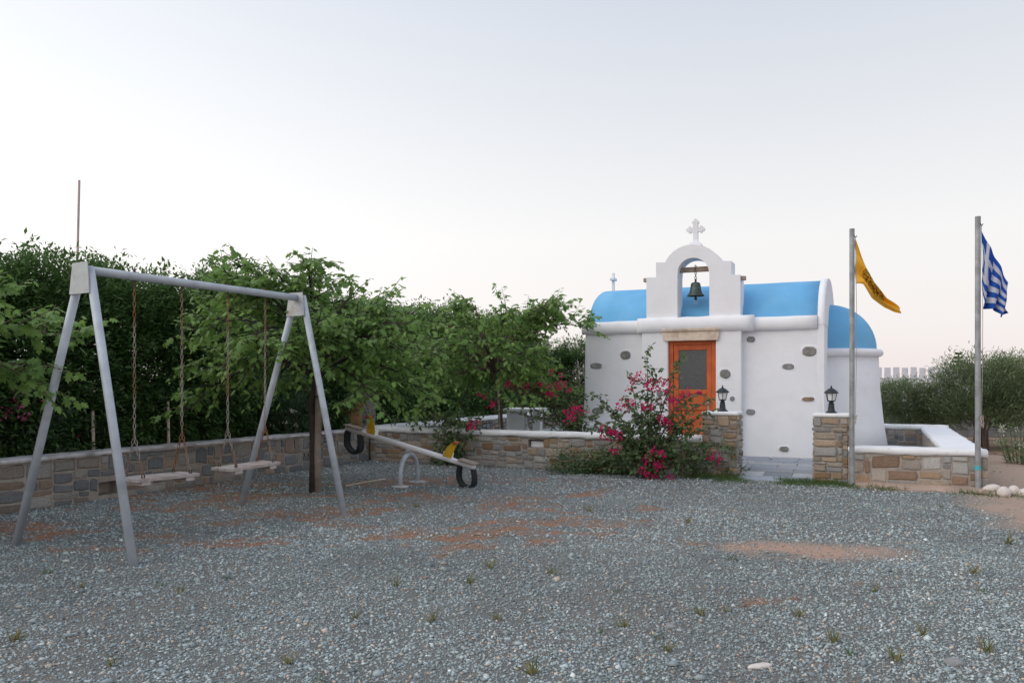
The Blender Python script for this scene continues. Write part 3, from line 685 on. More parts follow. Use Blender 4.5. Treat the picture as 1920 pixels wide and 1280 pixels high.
# lanterns on the pillars
def lantern(p0, w_, zt, label):
    c = W(p0+w_/2, w_/2, zt); o = thing('lantern', label, 'lantern', c, .3, 'lanterns on the gate pillars')
    MB().lathe([(.085, 0), (.085, .012), (.06, .03), (.05, .05), (.04, .13), (.042, .145), (.03, .155), (.03, .165), (.055, .18), (.06, .19)], 12).build('base', M['black'], o, smooth=False)
    MB().lathe([(.055, .188), (.082, .30), (.07, .305), (.001, .30)], 6).build('glass', M['frost'], o)
    fr_ = MB()
    for j in range(6):
        a = math.pi*2*j/6; fr_.tube([(.057*math.cos(a), .057*math.sin(a), .186), (.085*math.cos(a), .085*math.sin(a), .305)], .0055, 5)
    fr_.build('cage', M['black'], o)
    MB().lathe([(.105, .298), (.105, .308), (.085, .33), (.05, .36), (.02, .375), (.012, .38), (.014, .395), (.008, .405), (.002, .42)], 12).build('roof', M['black'], o, smooth=False)
lantern(sLa, wl, hl, 'black lantern on the gate pillar next to the orange door')
lantern(sRa, wr_, hr_, 'black lantern on the gate pillar beside the yellow flag pole')

# ------------------------------------------------------------------ flagpoles and flags
def flagpole(x, yb, yt, r, label, ropex):
    g_ = gnd(x, yb); top = px(x, yt, g_.y).z; o = thing('flagpole', label, 'flagpole', g_, 0)
    MB().tube([(0, 0, -.1), (0, 0, top)], r, 14).build('pole', M['zinc'], o, smooth=False)
    cl = .95
    MB().tube([(r+.006, -.01, cl), (r+.02, -.012, top*.45), (r+.024, -.012, top*.7), (r+.006, -.01, top-.12)], .004, 5).build('halyard', M['rope'], o)
    kn = MB().box(r-.01, r+.015, -.02, .02, cl-.05, cl-.03).box(r-.012, r+.012, -.03, .03, cl+.04, cl+.055)
    rr = random.Random(int(x)); p = [(r*.2+rr.uniform(0, .05), -r-.008-rr.uniform(0, .012), cl+rr.uniform(-.09, .09)) for _ in range(14)]
    kn.tube(p, .004, 5); kn.build('cleat_knot', M['rope'], o)
    MB().tube([(r*.3, -r-.004, top-.10), (r+.012, -.01, top-.13), (r+.03, -.01, top-.10)], .006, 5).build('pulley_hook', M['rustdark'], o)
    return g_, top, o
g1, t1, _ = flagpole(1597.5, 910, 429, .036, 'zinc flagpole with the yellow flag, in front of the gate pillar', 0)
g2, t2, p2 = flagpole(1833.5, 920, 406, .036, 'zinc flagpole with the striped flag and turquoise tape near its foot', 0)
MB().lathe([(.0372, .295), (.0372, .345)], 14).build('tape_band', M['teal'], p2)
def cloth(name, fn, nu, nv, m, label, loc):
    u, v = np.meshgrid(np.linspace(0, 1, nu), np.linspace(0, 1, nv)); u = u.ravel(); v = v.ravel()
    P = fn(u, v); id_ = np.arange(nu*nv).reshape(nv, nu)
    q = np.stack([id_[:-1, :-1], id_[:-1, 1:], id_[1:, 1:], id_[1:, :-1]], -1).reshape(-1, 4)
    o = npmesh(name, P, q, m, attr={'fu': u, 'fv': v}, smooth=True); o.location = loc
    s = o.modifiers.new('thickness', 'SOLIDIFY'); s.thickness = .002
    return tag(o, label, 'flag')
def flagmat(name, build):
    m = bpy.data.materials.new(name); m.use_nodes = True; t = m.node_tree; n = t.nodes; l = t.links
    def at(k): a = n.new('ShaderNodeAttribute'); a.attribute_name = k; return a.outputs['Fac']
    def mth(op, a, b=None, c=None):
        q = n.new('ShaderNodeMath'); q.operation = op
        for i, v_ in enumerate((a, b, c)):
            if v_ is None: continue
            if hasattr(v_, 'links'): l.new(v_, q.inputs[i])
            else: q.inputs[i].default_value = v_
        return q.outputs[0]
    def mix(f, a, b):
        q = n.new('ShaderNodeMix'); q.data_type = 'RGBA'
        for sk, v_ in ((q.inputs['Factor'], f), (q.inputs[6], a), (q.inputs[7], b)):
            if hasattr(v_, 'links'): l.new(v_, sk)
            else: sk.default_value = v_
        return q.outputs[2]
    c = build(at, mth, mix, n, l)
    p = n['Principled BSDF']; p.inputs['Roughness'].default_value = .8; p.inputs['Specular IOR Level'].default_value = .1; l.new(c, p.inputs['Base Color'])
    tr = n.new('ShaderNodeBsdfTranslucent'); l.new(c, tr.inputs[0]); ms = n.new('ShaderNodeMixShader'); ms.inputs[0].default_value = .4
    l.new(p.outputs[0], ms.inputs[1]); l.new(tr.outputs[0], ms.inputs[2]); l.new(ms.outputs[0], n['Material Output'].inputs[0]); return m
def greek(at, mth, mix, n, l):
    u, v = at('fu'), at('fv')
    stripe = mth('MODULO', mth('FLOOR', mth('MULTIPLY', v, 9)), 2)          # 0 blue, 1 white
    incan = mth('MULTIPLY', mth('LESS_THAN', u, .37), mth('LESS_THAN', v, 5/9))
    cr = mth('MAXIMUM', mth('LESS_THAN', mth('ABSOLUTE', mth('SUBTRACT', u, .185)), .037), mth('LESS_THAN', mth('ABSOLUTE', mth('SUBTRACT', v, 2.5/9)), .5/9))
    f = mth('ADD', mth('MULTIPLY', incan, cr), mth('MULTIPLY', mth('SUBTRACT', 1, incan), stripe))
    return mix(f, (.035, .13, .52, 1), (.66, .68, .76, 1))
def yellowf(at, mth, mix, n, l):
    u, v = at('fu'), at('fv'); tcn = n.new('ShaderNodeCombineXYZ'); l.new(u, tcn.inputs[0]); l.new(v, tcn.inputs[1])
    q = n.new('ShaderNodeTexNoise'); q.inputs['Scale'].default_value = 26; q.inputs['Detail'].default_value = 2; l.new(tcn.outputs[0], q.inputs['Vector'])
    d = mth('ADD', mth('POWER', mth('MULTIPLY', mth('SUBTRACT', u, .5), 4.2), 2), mth('POWER', mth('MULTIPLY', mth('SUBTRACT', v, .5), 2.7), 2))
    em = mth('MULTIPLY', mth('LESS_THAN', d, 1), mth('GREATER_THAN', q.outputs[0], .50))
    c = mix(mth('MULTIPLY', em, .9), (.95, .60, .08, 1), (.08, .065, .03, 1))
    return mix(mth('LESS_THAN', u, .03), c, (.7, .68, .62, 1))
Mg = flagmat('blue_white_flag_cloth', greek); My = flagmat('yellow_flag_cloth', yellowf)
kpx = g2.y/F                                   # metres per pixel at the poles
def greek_shape(u, v):
    # limp flag: the top edge slides down and outward, the fly falls in vertical pleats
    a = [0, .15, .3, .45, .6, .8, 1]
    tx = np.interp(u, a, [0, 11, 20, 30, 38, 50, 43]); tz = np.interp(u, a, [0, 20, 38, 55, 72, 97, 114])
    bx = np.interp(u, a, [1, 4, 10, 19, 28, 34, 50]); bz = np.interp(u, a, [98, 140, 146, 147, 147, 163, 154])
    x = (tx*(1-v)+bx*v+3.2*np.sin(u*21+v*3)*np.sin(np.pi*v))*kpx; z = -(tz*(1-v)+bz*v)*kpx
    y = .07*np.sin(u*20+2.2*v)*np.minimum(1, u*4)*(.25+.75*v)
    return np.stack([.034+x, -.02+y, z], 1)
gf = cloth('flag', greek_shape, 60, 40, Mg, 'blue and white striped flag with a cross hanging limp from its pole', (g2.x, g2.y, px(0, 433, g2.y).z))
k1 = g1.y/F
def yellow_shape(u, v):
    # broad at the hoist, gathered into a narrow tail blown down to the right
    a = [0, .1, .25, .5, .75, .9, 1]
    tx = np.interp(u, a, [0, 6, 15, 34, 58, 74, 82])*k1; tz = np.interp(u, a, [0, 14, 36, 78, 112, 122, 128])*k1
    bx = np.interp(u, a, [0, 7, 14, 32, 57, 74, 86])*k1; bz = np.interp(u, a, [86, 86, 87, 112, 130, 139, 142])*k1
    y = .06*np.sin(v*11+u*4)*np.sin(np.pi*np.clip(u*.9+.08, 0, 1))
    return np.stack([.036+tx*(1-v)+bx*v+.008*np.sin(v*11+u*5)*u, -.02+y, -(tz*(1-v)+bz*v)], 1)
yf = cloth('flag', yellow_shape, 50, 30, My, 'yellow flag with a dark printed emblem, twisted and trailing from its pole', (g1.x, g1.y, px(0, 446, g1.y).z))

# ------------------------------------------------------------------ swing frame
FL, BL, FR, BR = gnd(250, 1060), gnd(30, 1022), gnd(645, 965), gnd(452, 948)
AL = px(161, 508, 6.93); AR = px(561, 562, 9.28); HZT = 2.47
AL.z = AR.z = HZT
org = (FL+BL+FR+BR)/4; org.z = 0
sf = thing('swing_set', 'grey painted steel A-frame swing stand on the gravel', 'swing set', org)
ax = (AR-AL).normalized(); lat = (FL-BL).normalized()
for foot, ap, sg in ((FL, AL, 1), (BL, AL, -1), (FR, AR, 1), (BR, AR, -1)):
    a = ap+lat*sg*.055+Vector((0, 0, .02))
    MB().tube([foot-org+(foot-a).normalized()*.12, a-org], .037, 14).build('leg', M['galv'], sf, smooth=True)
MB().tube([AL-org+ax*.03, AR-org-ax*.03], .039, 14).build('top_beam', M['galv'], sf, smooth=True)
for ap, sg in ((AL, -1), (AR, -1)):
    d = .27; wt, wb = .11, .155; c = ap-org+ax*sg*.05; poly = []
    vs = []
    for k in (-.004, .004):
        for a, z in ((-wt, .06), (wt*.9, .06), (wb*.8, -d+.06), (-wb, -d+.06)): vs.append(c+lat*a+ax*k+Vector((0, 0, z)))
    MB().add(vs, [(0, 1, 2, 3), (7, 6, 5, 4), (0, 4, 5, 1), (1, 5, 6, 2), (2, 6, 7, 3), (3, 7, 4, 0)]).build('gusset_plate', M['plate'], sf)
# swings
def beam_at(x):
    d = Vector(((x-960)/F, 1, 0)); # intersect the vertical plane of the beam
    A2, B2 = AL.xy, AR.xy; e = B2-A2; den = e.x*d.y-e.y*d.x; t = (-A2.x*d.y+A2.y*d.x)/den
    return AL.lerp(AR, t)
def chain(mb, a, b, seg=.046):
    a, b = Vector(a), Vector(b); d = b-a; n = max(2, int(d.length/seg)); dn_ = d.normalized(); s1 = dn_.orthogonal().normalized(); s2 = dn_.cross(s1)
    for i in range(n): torus_link(mb, a+d*((i+.5)/n), s1 if i % 2 else s2, dn_, .0115, seg*.62, .0038, 8, 4)
def swing(xa_, xb_, label, tilt):
    a, b = beam_at(xa_), beam_at(xb_); zs = .575; m_ = (a+b)/2; sw_ = thing('swing', label, 'swing', (m_.x, m_.y, zs), 0, 'swings hanging from the frame')
    a, b = a-m_, b-m_; hd = Vector((0, 0, HZT-zs)); off = Vector((0, 0, 0)); e = (b-a).normalized(); half = (b-a).length/2; l_ = Vector((-e.y, e.x, 0))
    if l_.dot(lat) < 0: l_ = -l_
    hw = .15; Mx = Matrix(((e.x, l_.x, 0, 0), (e.y, l_.y, 0, 0), (0, 0, 1, 0), (0, 0, 0, 1)))@Matrix.Rotation(tilt, 4, 'Y')
    hl_ = half+.09
    for j in range(3):
        w_ = 2*hw/3; y0_ = -hw+j*w_
        MB().box(-hl_, hl_, y0_+.002, y0_+w_-.002, 0, .034, Mx).build('plank', M['weatherwood'], sw_, bevel=.005)
    for sx in (-1, 1): MB().box(sx*(half-.02)-.05, sx*(half-.02)+.05, -hw+.005, hw-.005, -.034, -.001, Mx).build('batten', M['weatherwood'], sw_, bevel=.005)
    for q, sg in ((a, -1), (b, 1)):
        top = Vector((q.x, q.y, HZT-zs-.035)); sp = Vector((q.x, q.y, .44)); cm_ = MB(); chain(cm_, top-Vector((0, 0, .06)), sp)
        for s2_ in (-1, 1): chain(cm_, sp, Mx@Vector((sg*half, s2_*(hw-.03), .045)))
        cm_.build('chain', M['rust'], sw_)
        MB().tube([top+Vector((0, 0, .1)), top+Vector((0, 0, -.07))], .012, 8).build('hanger_bolt', M['rustdark'], sw_)
        for s2_ in (-1, 1):
            em_ = MB(); torus_link(em_, Mx@Vector((sg*half, s2_*(hw-.03), .05)), e, (0, 0, 1), .016, .022, .005); em_.build('eye_bolt', M['rustdark'], sw_)
swing(252, 341, 'plank swing seat on rusty chains hanging nearer the frame end with the outside gusset plate', .02)
swing(427, 497, 'plank swing seat on rusty chains hanging nearer the wooden post', -.015)

# ------------------------------------------------------------------ seesaw
Ua, Ub = gnd(749, 913), gnd(784, 903); uc = (Ua+Ub)/2
ss_ = thing('seesaw', 'white tube seesaw with yellow handle boards and black tyre bumpers', 'seesaw', uc)
ud = (Ub-Ua).normalized(); hw = (Ub-Ua).length/2*.92
pts = [Vector(ud*-hw)+Vector((0, 0, -.05)), Vector(ud*-hw)+Vector((0, 0, .17))]
for a in range(170, 9, -16): pts.append(ud*(hw*math.cos(R(a)))+Vector((0, 0, .17+.27*math.sin(R(a)))))
pts += [Vector(ud*hw)+Vector((0, 0, .17)), Vector(ud*hw)+Vector((0, 0, -.05))]
MB().tube(pts, .034, 12).build('support_arch', M['galv'], ss_, smooth=True)
for q in (-1, 1):
    MB().lathe([(.14, -.02), (.13, .012), (.09, .022), (.01, .024)], 9, (ud.x*hw*q, ud.y*hw*q, 0)).build('footing', M['concrete_cap'], ss_)
bd = Vector((ud.y, -ud.x, 0))
if bd.x < 0: bd = -bd
PV = Vector((0, 0, .545)); sl_ = R(-14.2); bdir = (bd*math.cos(sl_)+Vector((0, 0, math.sin(sl_)))).normalized(); bup = bdir.cross(ud).normalized()
if bup.z < 0: bup = -bup
LB = 1.06
MB().tube([PV-bdir*LB, PV+bdir*LB], .040, 12).build('beam', M['whitepaint'], ss_, smooth=True)
MB().tube([Vector((0, 0, .44)), PV], .03, 8).tube([PV-ud*.07+Vector((0, 0, -.045)), PV+ud*.07+Vector((0, 0, -.045))], .022, 8).build('pivot', M['galv'], ss_)
for q in (-1, 1):
    e = bdir*q; B3 = Matrix((( e.x, ud.x, bup.x), (e.y, ud.y, bup.y), (e.z, ud.z, bup.z))).to_4x4()
    def T(o_): return Matrix.Translation(PV+e*o_)@B3
    MB().box(-.13, .14, -.10, .10, .040, .060, T(LB-.12)).build('seat', M['beamwood'], ss_, bevel=.006)
    MB().box(-.065, .065, -.05, .05, .0, .10, T(LB-.44)).build('bracket', M['whitepaint'], ss_, bevel=.004)
    poly = [(-.075, .03), (.06, .03), (.05, .10), (.02, .18), (-.035, .255), (-.075, .29), (-.115, .285), (-.115, .26), (-.10, .2), (-.085, .12)]
    poly = [(-x, z) for x, z in poly]
    mb = MB(); n = len(poly); Tm = T(LB-.44)
    # board curves back towards the rider
    vs = [Tm@Vector((x-.0, -.055, z)) for x, z in poly]+[Tm@Vector((x, -.037, z)) for x, z in poly]
    mb.add(vs, [tuple(range(n)), tuple(range(2*n-1, n-1, -1))]+[(i, i+n, (i+1) % n+n, (i+1) % n) for i in range(n)])
    mb.build('handle_board', M['yellow'], ss_, bevel=.004)
    MB().tube([Tm@Vector((.095, -.14, .265)), Tm@Vector((.095, .055, .265))], .018, 10).build('grip', M['red'], ss_, smooth=True)
    # tyre strip bent into a loop under the end
    tm = MB(); r_ = .120; cz = -.19
    loop = [(-r_*.85, -.035), (-r_*.97, -.11)]+[(r_*math.cos(R(a)), cz+r_*1.1*math.sin(R(a))) for a in range(180, 361, 15)]+[(r_*.97, -.11), (r_*.85, -.035)]
    vs = []; k = len(loop)
    for i, (x, z) in enumerate(loop):
        dx, dz = x/r_, min(0, (z-cz)/r_)
        for y_, o_ in ((-.07, -.02), (-.082, .006), (-.06, .028), (.06, .028), (.082, .006), (.07, -.02), (.04, -.004), (-.04, -.004)):
            p = PV+e*(LB-.13)+e*(x+dx*o_)*1+ud*y_+Vector((0, 0, z+dz*o_)); vs.append(p)
    m_ = 8
    tm.add(vs, [(i*m_+j, (i+1)*m_+j, (i+1)*m_+(j+1) % m_, i*m_+(j+1) % m_) for i in range(k-1) for j in range(m_)]+[tuple(range(m_)), tuple((k-1)*m_+j for j in range(m_-1, -1, -1))])
    tm.build('tyre_bumper', M['rubber'], ss_, smooth=False, bevel=.004)

# ------------------------------------------------------------------ vegetation generators
def inst(name, P, D, Nn, S, tmpl, faces, m, parent=None, tint=None):
    """leaves: position P, axis D, normal Nn, size S; tmpl (k,3) in (length, width, normal)"""
    n = len(P); D = D/np.linalg.norm(D, axis=1, keepdims=True); B = np.cross(Nn, D); B /= np.linalg.norm(B, axis=1, keepdims=True)+1e-9; Nn = np.cross(D, B)
    Vt = P[:, None]+S[:, None, None]*(tmpl[None, :, :1]*D[:, None]+tmpl[None, :, 1:2]*B[:, None]+tmpl[None, :, 2:3]*Nn[:, None])
    k = len(tmpl); Fc = (faces[None]+(np.arange(n)*k)[:, None, None]).reshape(-1, faces.shape[1])
    t = rng.random(n) if tint is None else tint
    return npmesh(name, Vt.reshape(-1, 3), Fc, m, parent, attr={'tint': np.repeat(t, k)})
def lobed():
    mid = [.02, .14, .30, .44, .54, .72, .82]; o = [(.0, .10), (.12, .30), (.28, .20), (.46, .46), (.53, .17), (.76, .27), (.82, .09)]
    vs = [(x, 0, -.18*x*x) for x in mid]+[(x, y, -.22*y-.18*x*x) for x, y in o]+[(x, -y, -.22*y-.18*x*x) for x, y in o]+[(1.05, 0, -.24)]
    k = len(mid); fs = []
    for i in range(k-1): fs += [(i, i+1, k+i+1, k+i), (i+1, i, 2*k+i, 2*k+i+1)]
    fs += [(k-1, 3*k, k+k-1, k+k-1), (3*k, k-1, 3*k-1, 3*k-1)]
    tri = []
    for f in fs:
        tri.append(f[:3])
        if f[2] != f[3]: tri.append((f[0], f[2], f[3]))
    return np.array(vs), np.array(tri)
LOB = lobed()
OVAL = (np.array([(0, 0, 0), (.35, .30, .05), (.35, -.30, .05), (.72, .2, -.0), (.72, -.2, -.0), (1, 0, -.12), (.5, 0, -.05)]), np.array([(0, 6, 1), (0, 2, 6), (1, 6, 3), (2, 4, 6), (3, 6, 5), (6, 4, 5)]))
SLIM = (np.array([(0, 0, 0), (.5, .085, .03), (.5, -.085, .03), (1, 0, -.10)]), np.array([(0, 3, 1), (0, 2, 3)]))
LANC = (np.array([(0, 0, 0), (.45, .2, .04), (.45, -.2, .04), (1, 0, -.12)]), np.array([(0, 3, 1), (0, 2, 3)]))
BLADE = (np.array([(0, .03, 0), (0, -.03, 0), (.55, .022, .04), (.55, -.022, .04), (1, 0, .16)]), np.array([(0, 1, 2), (1, 3, 2), (2, 3, 4)]))
def unit(n): v = rng.normal(size=(n, 3)); return v/np.linalg.norm(v, axis=1, keepdims=True)

def mulberry(name, label, base, trunk_pts, r0, fork, Rad, top, low, seed, nl=22, leaf=(.06, .15), squash=(1, 1), azr=None, spread=1.0, barkm='bark', slope=0.0):
    """tree: leaning trunk, arching limbs, drooping leafy shoots"""
    global rng
    rng = np.random.default_rng(seed); rr = random.Random(seed)
    t = thing(name, label, 'tree', base)
    MB().tube(trunk_pts, [r0*(1-.35*i/(len(trunk_pts)-1)) for i in range(len(trunk_pts))], 9).build('trunk', M[barkm], t, smooth=True)
    st = Vector(trunk_pts[-1]); wood = MB(); LP = []; LD = []; LN_ = []; LS = []; LT = []
    for i in range(nl):
        az = 2*math.pi*(i+rr.random()*.8)/nl if azr is None else R(rr.uniform(*azr)); q = rr.random()
        tpe = top-slope*max(0, math.cos(az)); reach = Rad*rr.uniform(.5, 1.0)*(1-.28*slope*max(0, math.cos(az))); zend = low+(tpe-low)*(q**.75)
        reach *= math.sqrt(max(.18, 1-((zend-low)/(top-low)-.35)**2*1.6))
        d = Vector((math.cos(az)*squash[0], math.sin(az)*squash[1], 0)); e = st+d*reach; e.z = zend
        apex = st+d*reach*.5; apex.z = max(zend, st.z)+rr.uniform(.25, .55)*(1 if zend < top-.4 else .2)
        cur = [st*(1-a)**2+apex*2*a*(1-a)+e*a*a for a in [k/9 for k in range(10)]]
        wood.tube(cur, [.03*(1-k/11) for k in range(10)], 6)
        ns = rr.randint(13, 18)
        for s in range(ns):
            a = .34+.66*(s+rr.random())/ns; p = st*(1-a)**2+apex*2*a*(1-a)+e*a*a
            tl = rr.uniform(.35, .75)*(1.1-.3*a); yaw = az+rr.uniform(-1.5, 1.5); up = rr.uniform(-.7, 1.1) if zend < top-.8 else rr.uniform(.0, 1.3)
            sd_ = Vector((math.cos(yaw), math.sin(yaw), up)).normalized(); dr_ = rr.uniform(-.1, .65)
            nlv = int(tl/.042); pts = []
            for k in range(nlv+1):
                f = k/nlv; pts.append(p+sd_*tl*f+Vector((0, 0, -dr_*f*f*tl)))
            wood.tube([pts[0], pts[nlv//2], pts[-1]], [.008, .006, .003], 4, cap=False)
            tn = rr.random()
            for k in range(1, nlv+1):
                tang = (pts[k]-pts[k-1]).normalized(); side = tang.cross(Vector((0, 0, 1))); side = side.normalized() if side.length > .05 else Vector((1, 0, 0))
                sg = 1 if k % 2 else -1
                ld = (tang*rr.uniform(.2, .9)+side*sg*rr.uniform(.3, 1.1)+Vector((rr.gauss(0, .3), rr.gauss(0, .3), rr.uniform(-1.0, .25)))).normalized()
                LP.append(pts[k]+ld*.025); LD.append(ld); LN_.append((Vector((rr.gauss(0, .5), rr.gauss(0, .5)-.25, 1))+side*sg*.3))
                LS.append(rr.uniform(*leaf)*(1 if k < nlv-2 else .7)); LT.append(min(1, max(0, .25+.35*tn+.3*rr.random()+(.3 if k >= nlv-2 else 0))))
    wood.build('limbs', M[barkm], t, smooth=True)
    inst('crown', np.array([tuple(v) for v in LP]), np.array([tuple(v) for v in LD]), np.array([tuple(v) for v in LN_]), np.array(LS), *LOB, M['mulberry'], t, np.array(LT))
    return t
tb1 = gnd(586, 922)
mulberry('mulberry_tree', 'mulberry tree tied to a thick wooden post behind the swings', tb1, [(0, 0, -.1), (.01, .02, .6), (-.02, .0, 1.2), (.05, 0, 1.55)], .055, 1.5, 2.2, 3.05, .95, 11, nl=42, squash=(1.0, .85), barkm='darkbark', slope=.72)
po = MB(); pp = gnd(597, 922); pv_ = pp+Vector((0, .0, 0))
pst = thing('wooden_post', 'weathered wooden post supporting the mulberry trunk behind the swings', 'post', pv_)
po.tube([(0, 0, -.1), (-.01, 0, .5), (.0, .0, 1.1), (.01, 0, 1.62)], [.05, .048, .047, .044], 10).build('shaft', M['postwood'], pst, smooth=True)
MB().lathe([(.052, 1.28), (.053, 1.31)], 10).tube([(0, -.05, 1.29), (-.1, -.04, 1.30), (-.13, .03, 1.29), (-.05, .06, 1.28)], .005, 5).build('tie_wire', M['rustdark'], pst)
t2b = px(944, 800, 15.3); t2b.z = .13
mulberry('mulberry_tree', 'mulberry tree with bare leaning trunk inside the churchyard next to the white table', t2b, [(0, 0, -.05), (-.05, 0, .55), (-.09, 0, 1.1), (-.18, 0, 1.55)], .055, 1.6, 2.1, 2.9, .7, 23, nl=36, squash=(1.05, .85))
stk = thing('stake', 'thin pale stake tied beside the churchyard mulberry trunk', 'stake', t2b+Vector((-.05, -.1, 0)))
MB().tube([(0, 0, -.02), (-.05, 0, 1.2)], .018, 7).build('shaft', M['weatherwood'], stk)
MB().tube([(-.075, .02, .9), (-.02, -.03, .9), (.0, .1, .9), (-.075, .02, .9)], .006, 5).build('tie', M['rope'], stk)
mulberry('mulberry_tree', 'mulberry tree whose branch reaches in beside the outer swing leg', Vector((-5.75, 6.75, 0)), [(0, 0, -.1), (0, .02, .8), (.03, 0, 1.4)], .05, 1.4, 1.9, 2.35, 1.35, 37, nl=18, leaf=(.09, .16))

# hedge shrubs --------------------------------------------------------------
def shrub_mesh(seed, w_, d_, h_, nc, per, size, tm, m, name='foliage', droop=.3, upright=0, shell=.55, spray=.22):
    global rng
    rng = np.random.default_rng(seed); b = rng.uniform(-1, 1, (nc, 3)); q4 = (np.abs(b)**3.2).sum(1)**(1/3.2)
    rad = np.minimum(1, np.where(rng.random(nc) < .72, shell+(1-shell)*rng.random(nc), q4)); b = b/q4[:, None]
    u = b/np.linalg.norm(b, axis=1, keepdims=True)
    lump = 1+.22*(fbm(b[:, 0]*2.4+seed, b[:, 2]*2.6+b[:, 1]*1.9, 3)-.5)*2
    c = b*rad[:, None]*lump[:, None]*np.array((w_/2, d_/2, h_/2))*.95+np.array((0, 0, h_/2))
    c[:, 2] = np.maximum(c[:, 2], .08)
    od = u.copy(); od[:, 2] = od[:, 2]*.6+.25+upright; od /= np.linalg.norm(od, axis=1, keepdims=True)
    P = []; D = []; Nn = []; T = []
    for k in range(per):
        f = (k+.5)/per; dd = od+.75*unit(nc)*(1-.0*f); dd[:, 2] -= droop*rng.random(nc); dd /= np.linalg.norm(dd, axis=1, keepdims=True)
        P.append(c+od*(f*spray)*rng.uniform(.5, 1.3, (nc, 1))+.055*rng.normal(size=(nc, 3))); D.append(dd); q = unit(nc)*.5; q[:, 2] += .8; q += od*.3; Nn.append(q)
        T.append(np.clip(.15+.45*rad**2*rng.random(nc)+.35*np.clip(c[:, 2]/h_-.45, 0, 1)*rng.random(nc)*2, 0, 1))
    P = np.concatenate(P); D = np.concatenate(D); Nn = np.concatenate(Nn); T = np.concatenate(T)
    P[:, 2] = np.maximum(P[:, 2], .02)
    S = rng.uniform(*size, len(P))
    o = inst(name, P, D, Nn, S, *tm, m, None, T); me = o.data; bpy.data.objects.remove(o); return me
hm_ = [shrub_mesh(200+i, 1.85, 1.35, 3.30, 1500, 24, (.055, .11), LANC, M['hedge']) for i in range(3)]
def stems_mesh(seed, h_, sp, n=6, r=.025):
    rr = random.Random(seed); mb = MB()
    for i in range(n):
        a = rr.uniform(0, 6.28); q = rr.uniform(.3, 1)*sp
        mb.tube([(.1*math.cos(a), .1*math.sin(a), -.05), (q*.5*math.cos(a), q*.5*math.sin(a), h_*.4), (q*math.cos(a), q*math.sin(a), h_*.85)], [r, r*.7, r*.3], 6)
    o = mb.build('stems', M['bark']); me = o.data; bpy.data.objects.remove(o); return me
hst = stems_mesh(4, 3.2, .5, 7, .03)
hl_line = [Vector((-9.2, 5.6, 0)), Vector((-7.0, 9.4, 0)), Vector((-5.65, 12.3, 0)), Vector((-4.1, 15.5, 0)), Vector((.55, 25.6, 0)), Vector((5.2, 24.2, 0))]
rr = random.Random(9); k = 0
for A, B in zip(hl_line[:-1], hl_line[1:]):
    Lm = (B-A).length; n = round(Lm/1.22); seg_ = hl_line.index(A)
    for i in range(n):
        p = A.lerp(B, (i+.5)/n); p += Vector((rr.uniform(-.12, .12), rr.uniform(-.12, .12), 0))
        hs_ = thing('hedge_shrub', ('tall dark green hedge shrub growing behind the grey coped wall by the swings' if seg_ < 3 else 'tall hedge shrub growing along the churchyard side wall behind the mulberries' if seg_ == 3 else 'hedge shrub beyond the far churchyard wall near the chapel corner'), 'shrub', p, rr.choice((0, math.pi))+math.atan2((B-A).y, (B-A).x)+rr.uniform(-.15, .15), 'shrubs of the tall hedge')
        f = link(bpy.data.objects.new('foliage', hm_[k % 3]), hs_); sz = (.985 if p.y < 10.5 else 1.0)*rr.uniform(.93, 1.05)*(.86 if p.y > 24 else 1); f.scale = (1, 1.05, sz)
        link(bpy.data.objects.new('stems', hst), hs_); k += 1
# pole rising behind the hedge
pb = px(146, 340, 14.2)
po = thing('thin_pole', 'thin pale pole rising above the hedge', 'pole', (pb.x-.05, pb.y, -.06))
MB().tube([(-.04, 0, 0), (.03, 0, 3.2), (.075, 0, px(0, 338, 14.2).z+.06)], .021, 8).build('shaft', M['mauve'], po)
MB().lathe([(.027, 3.02), (.027, 3.07)], 8, (.028, 0, 0)).build('joint_sleeve', M['rustdark'], po)

# oleanders in front of the hedge, short stakes --------------------------------
def blossoms(name, C_, per, size, m, parent, spread=.05, tm=OVAL):
    C_ = np.array(C_); n = len(C_); P = np.repeat(C_, per, 0)+rng.normal(size=(n*per, 3))*spread; D = unit(n*per); D[:, 1] -= .3
    return inst(name, P, D, unit(n*per)+np.array((0, -.5, .3)), rng.uniform(*size, n*per), *tm, m, parent)
ole = shrub_mesh(301, 1.3, .8, 1.5, 170, 16, (.09, .16), SLIM, M['oleander'], upright=.4)
olst = stems_mesh(8, 1.4, .3, 8, .012)
def oleander(x, y, Yd, sc_, label, m, dots, sp=.03):
    p = px(x, y, Yd); p.z = -.06; o = thing('oleander_bush', label, 'shrub', p, random.random()*6)
    o.rotation_euler.z = 0
    f = link(bpy.data.objects.new('foliage', ole), o); f.scale = (sc_,)*3; s = link(bpy.data.objects.new('stems', olst), o); s.scale = (sc_,)*3
    blossoms('blossoms', [tuple(px(a, b, Yd-.45*sc_)-p) for a, b in dots], 7, (.025, .05), m, o, sp)
oleander(25, 830, 10.0, .95, 'oleander with pink flowers behind the wall beside the outer swing leg', M['pink'], [(7, 772), (15, 768), (28, 748), (44, 762), (40, 780), (14, 778), (33, 740), (82, 758), (50, 778)])
oleander(545, 800, 14.0, .85, 'oleander with small white flowers behind the wall by the wooden post', M['whitepetal'], [(545, 768), (549, 771), (511, 798), (536, 792), (556, 795), (470, 790)], .02)
oleander(170, 815, 10.9, .6, 'low dark oleander without flowers around a short stake', M['pink'], [(150, 816)], .01)
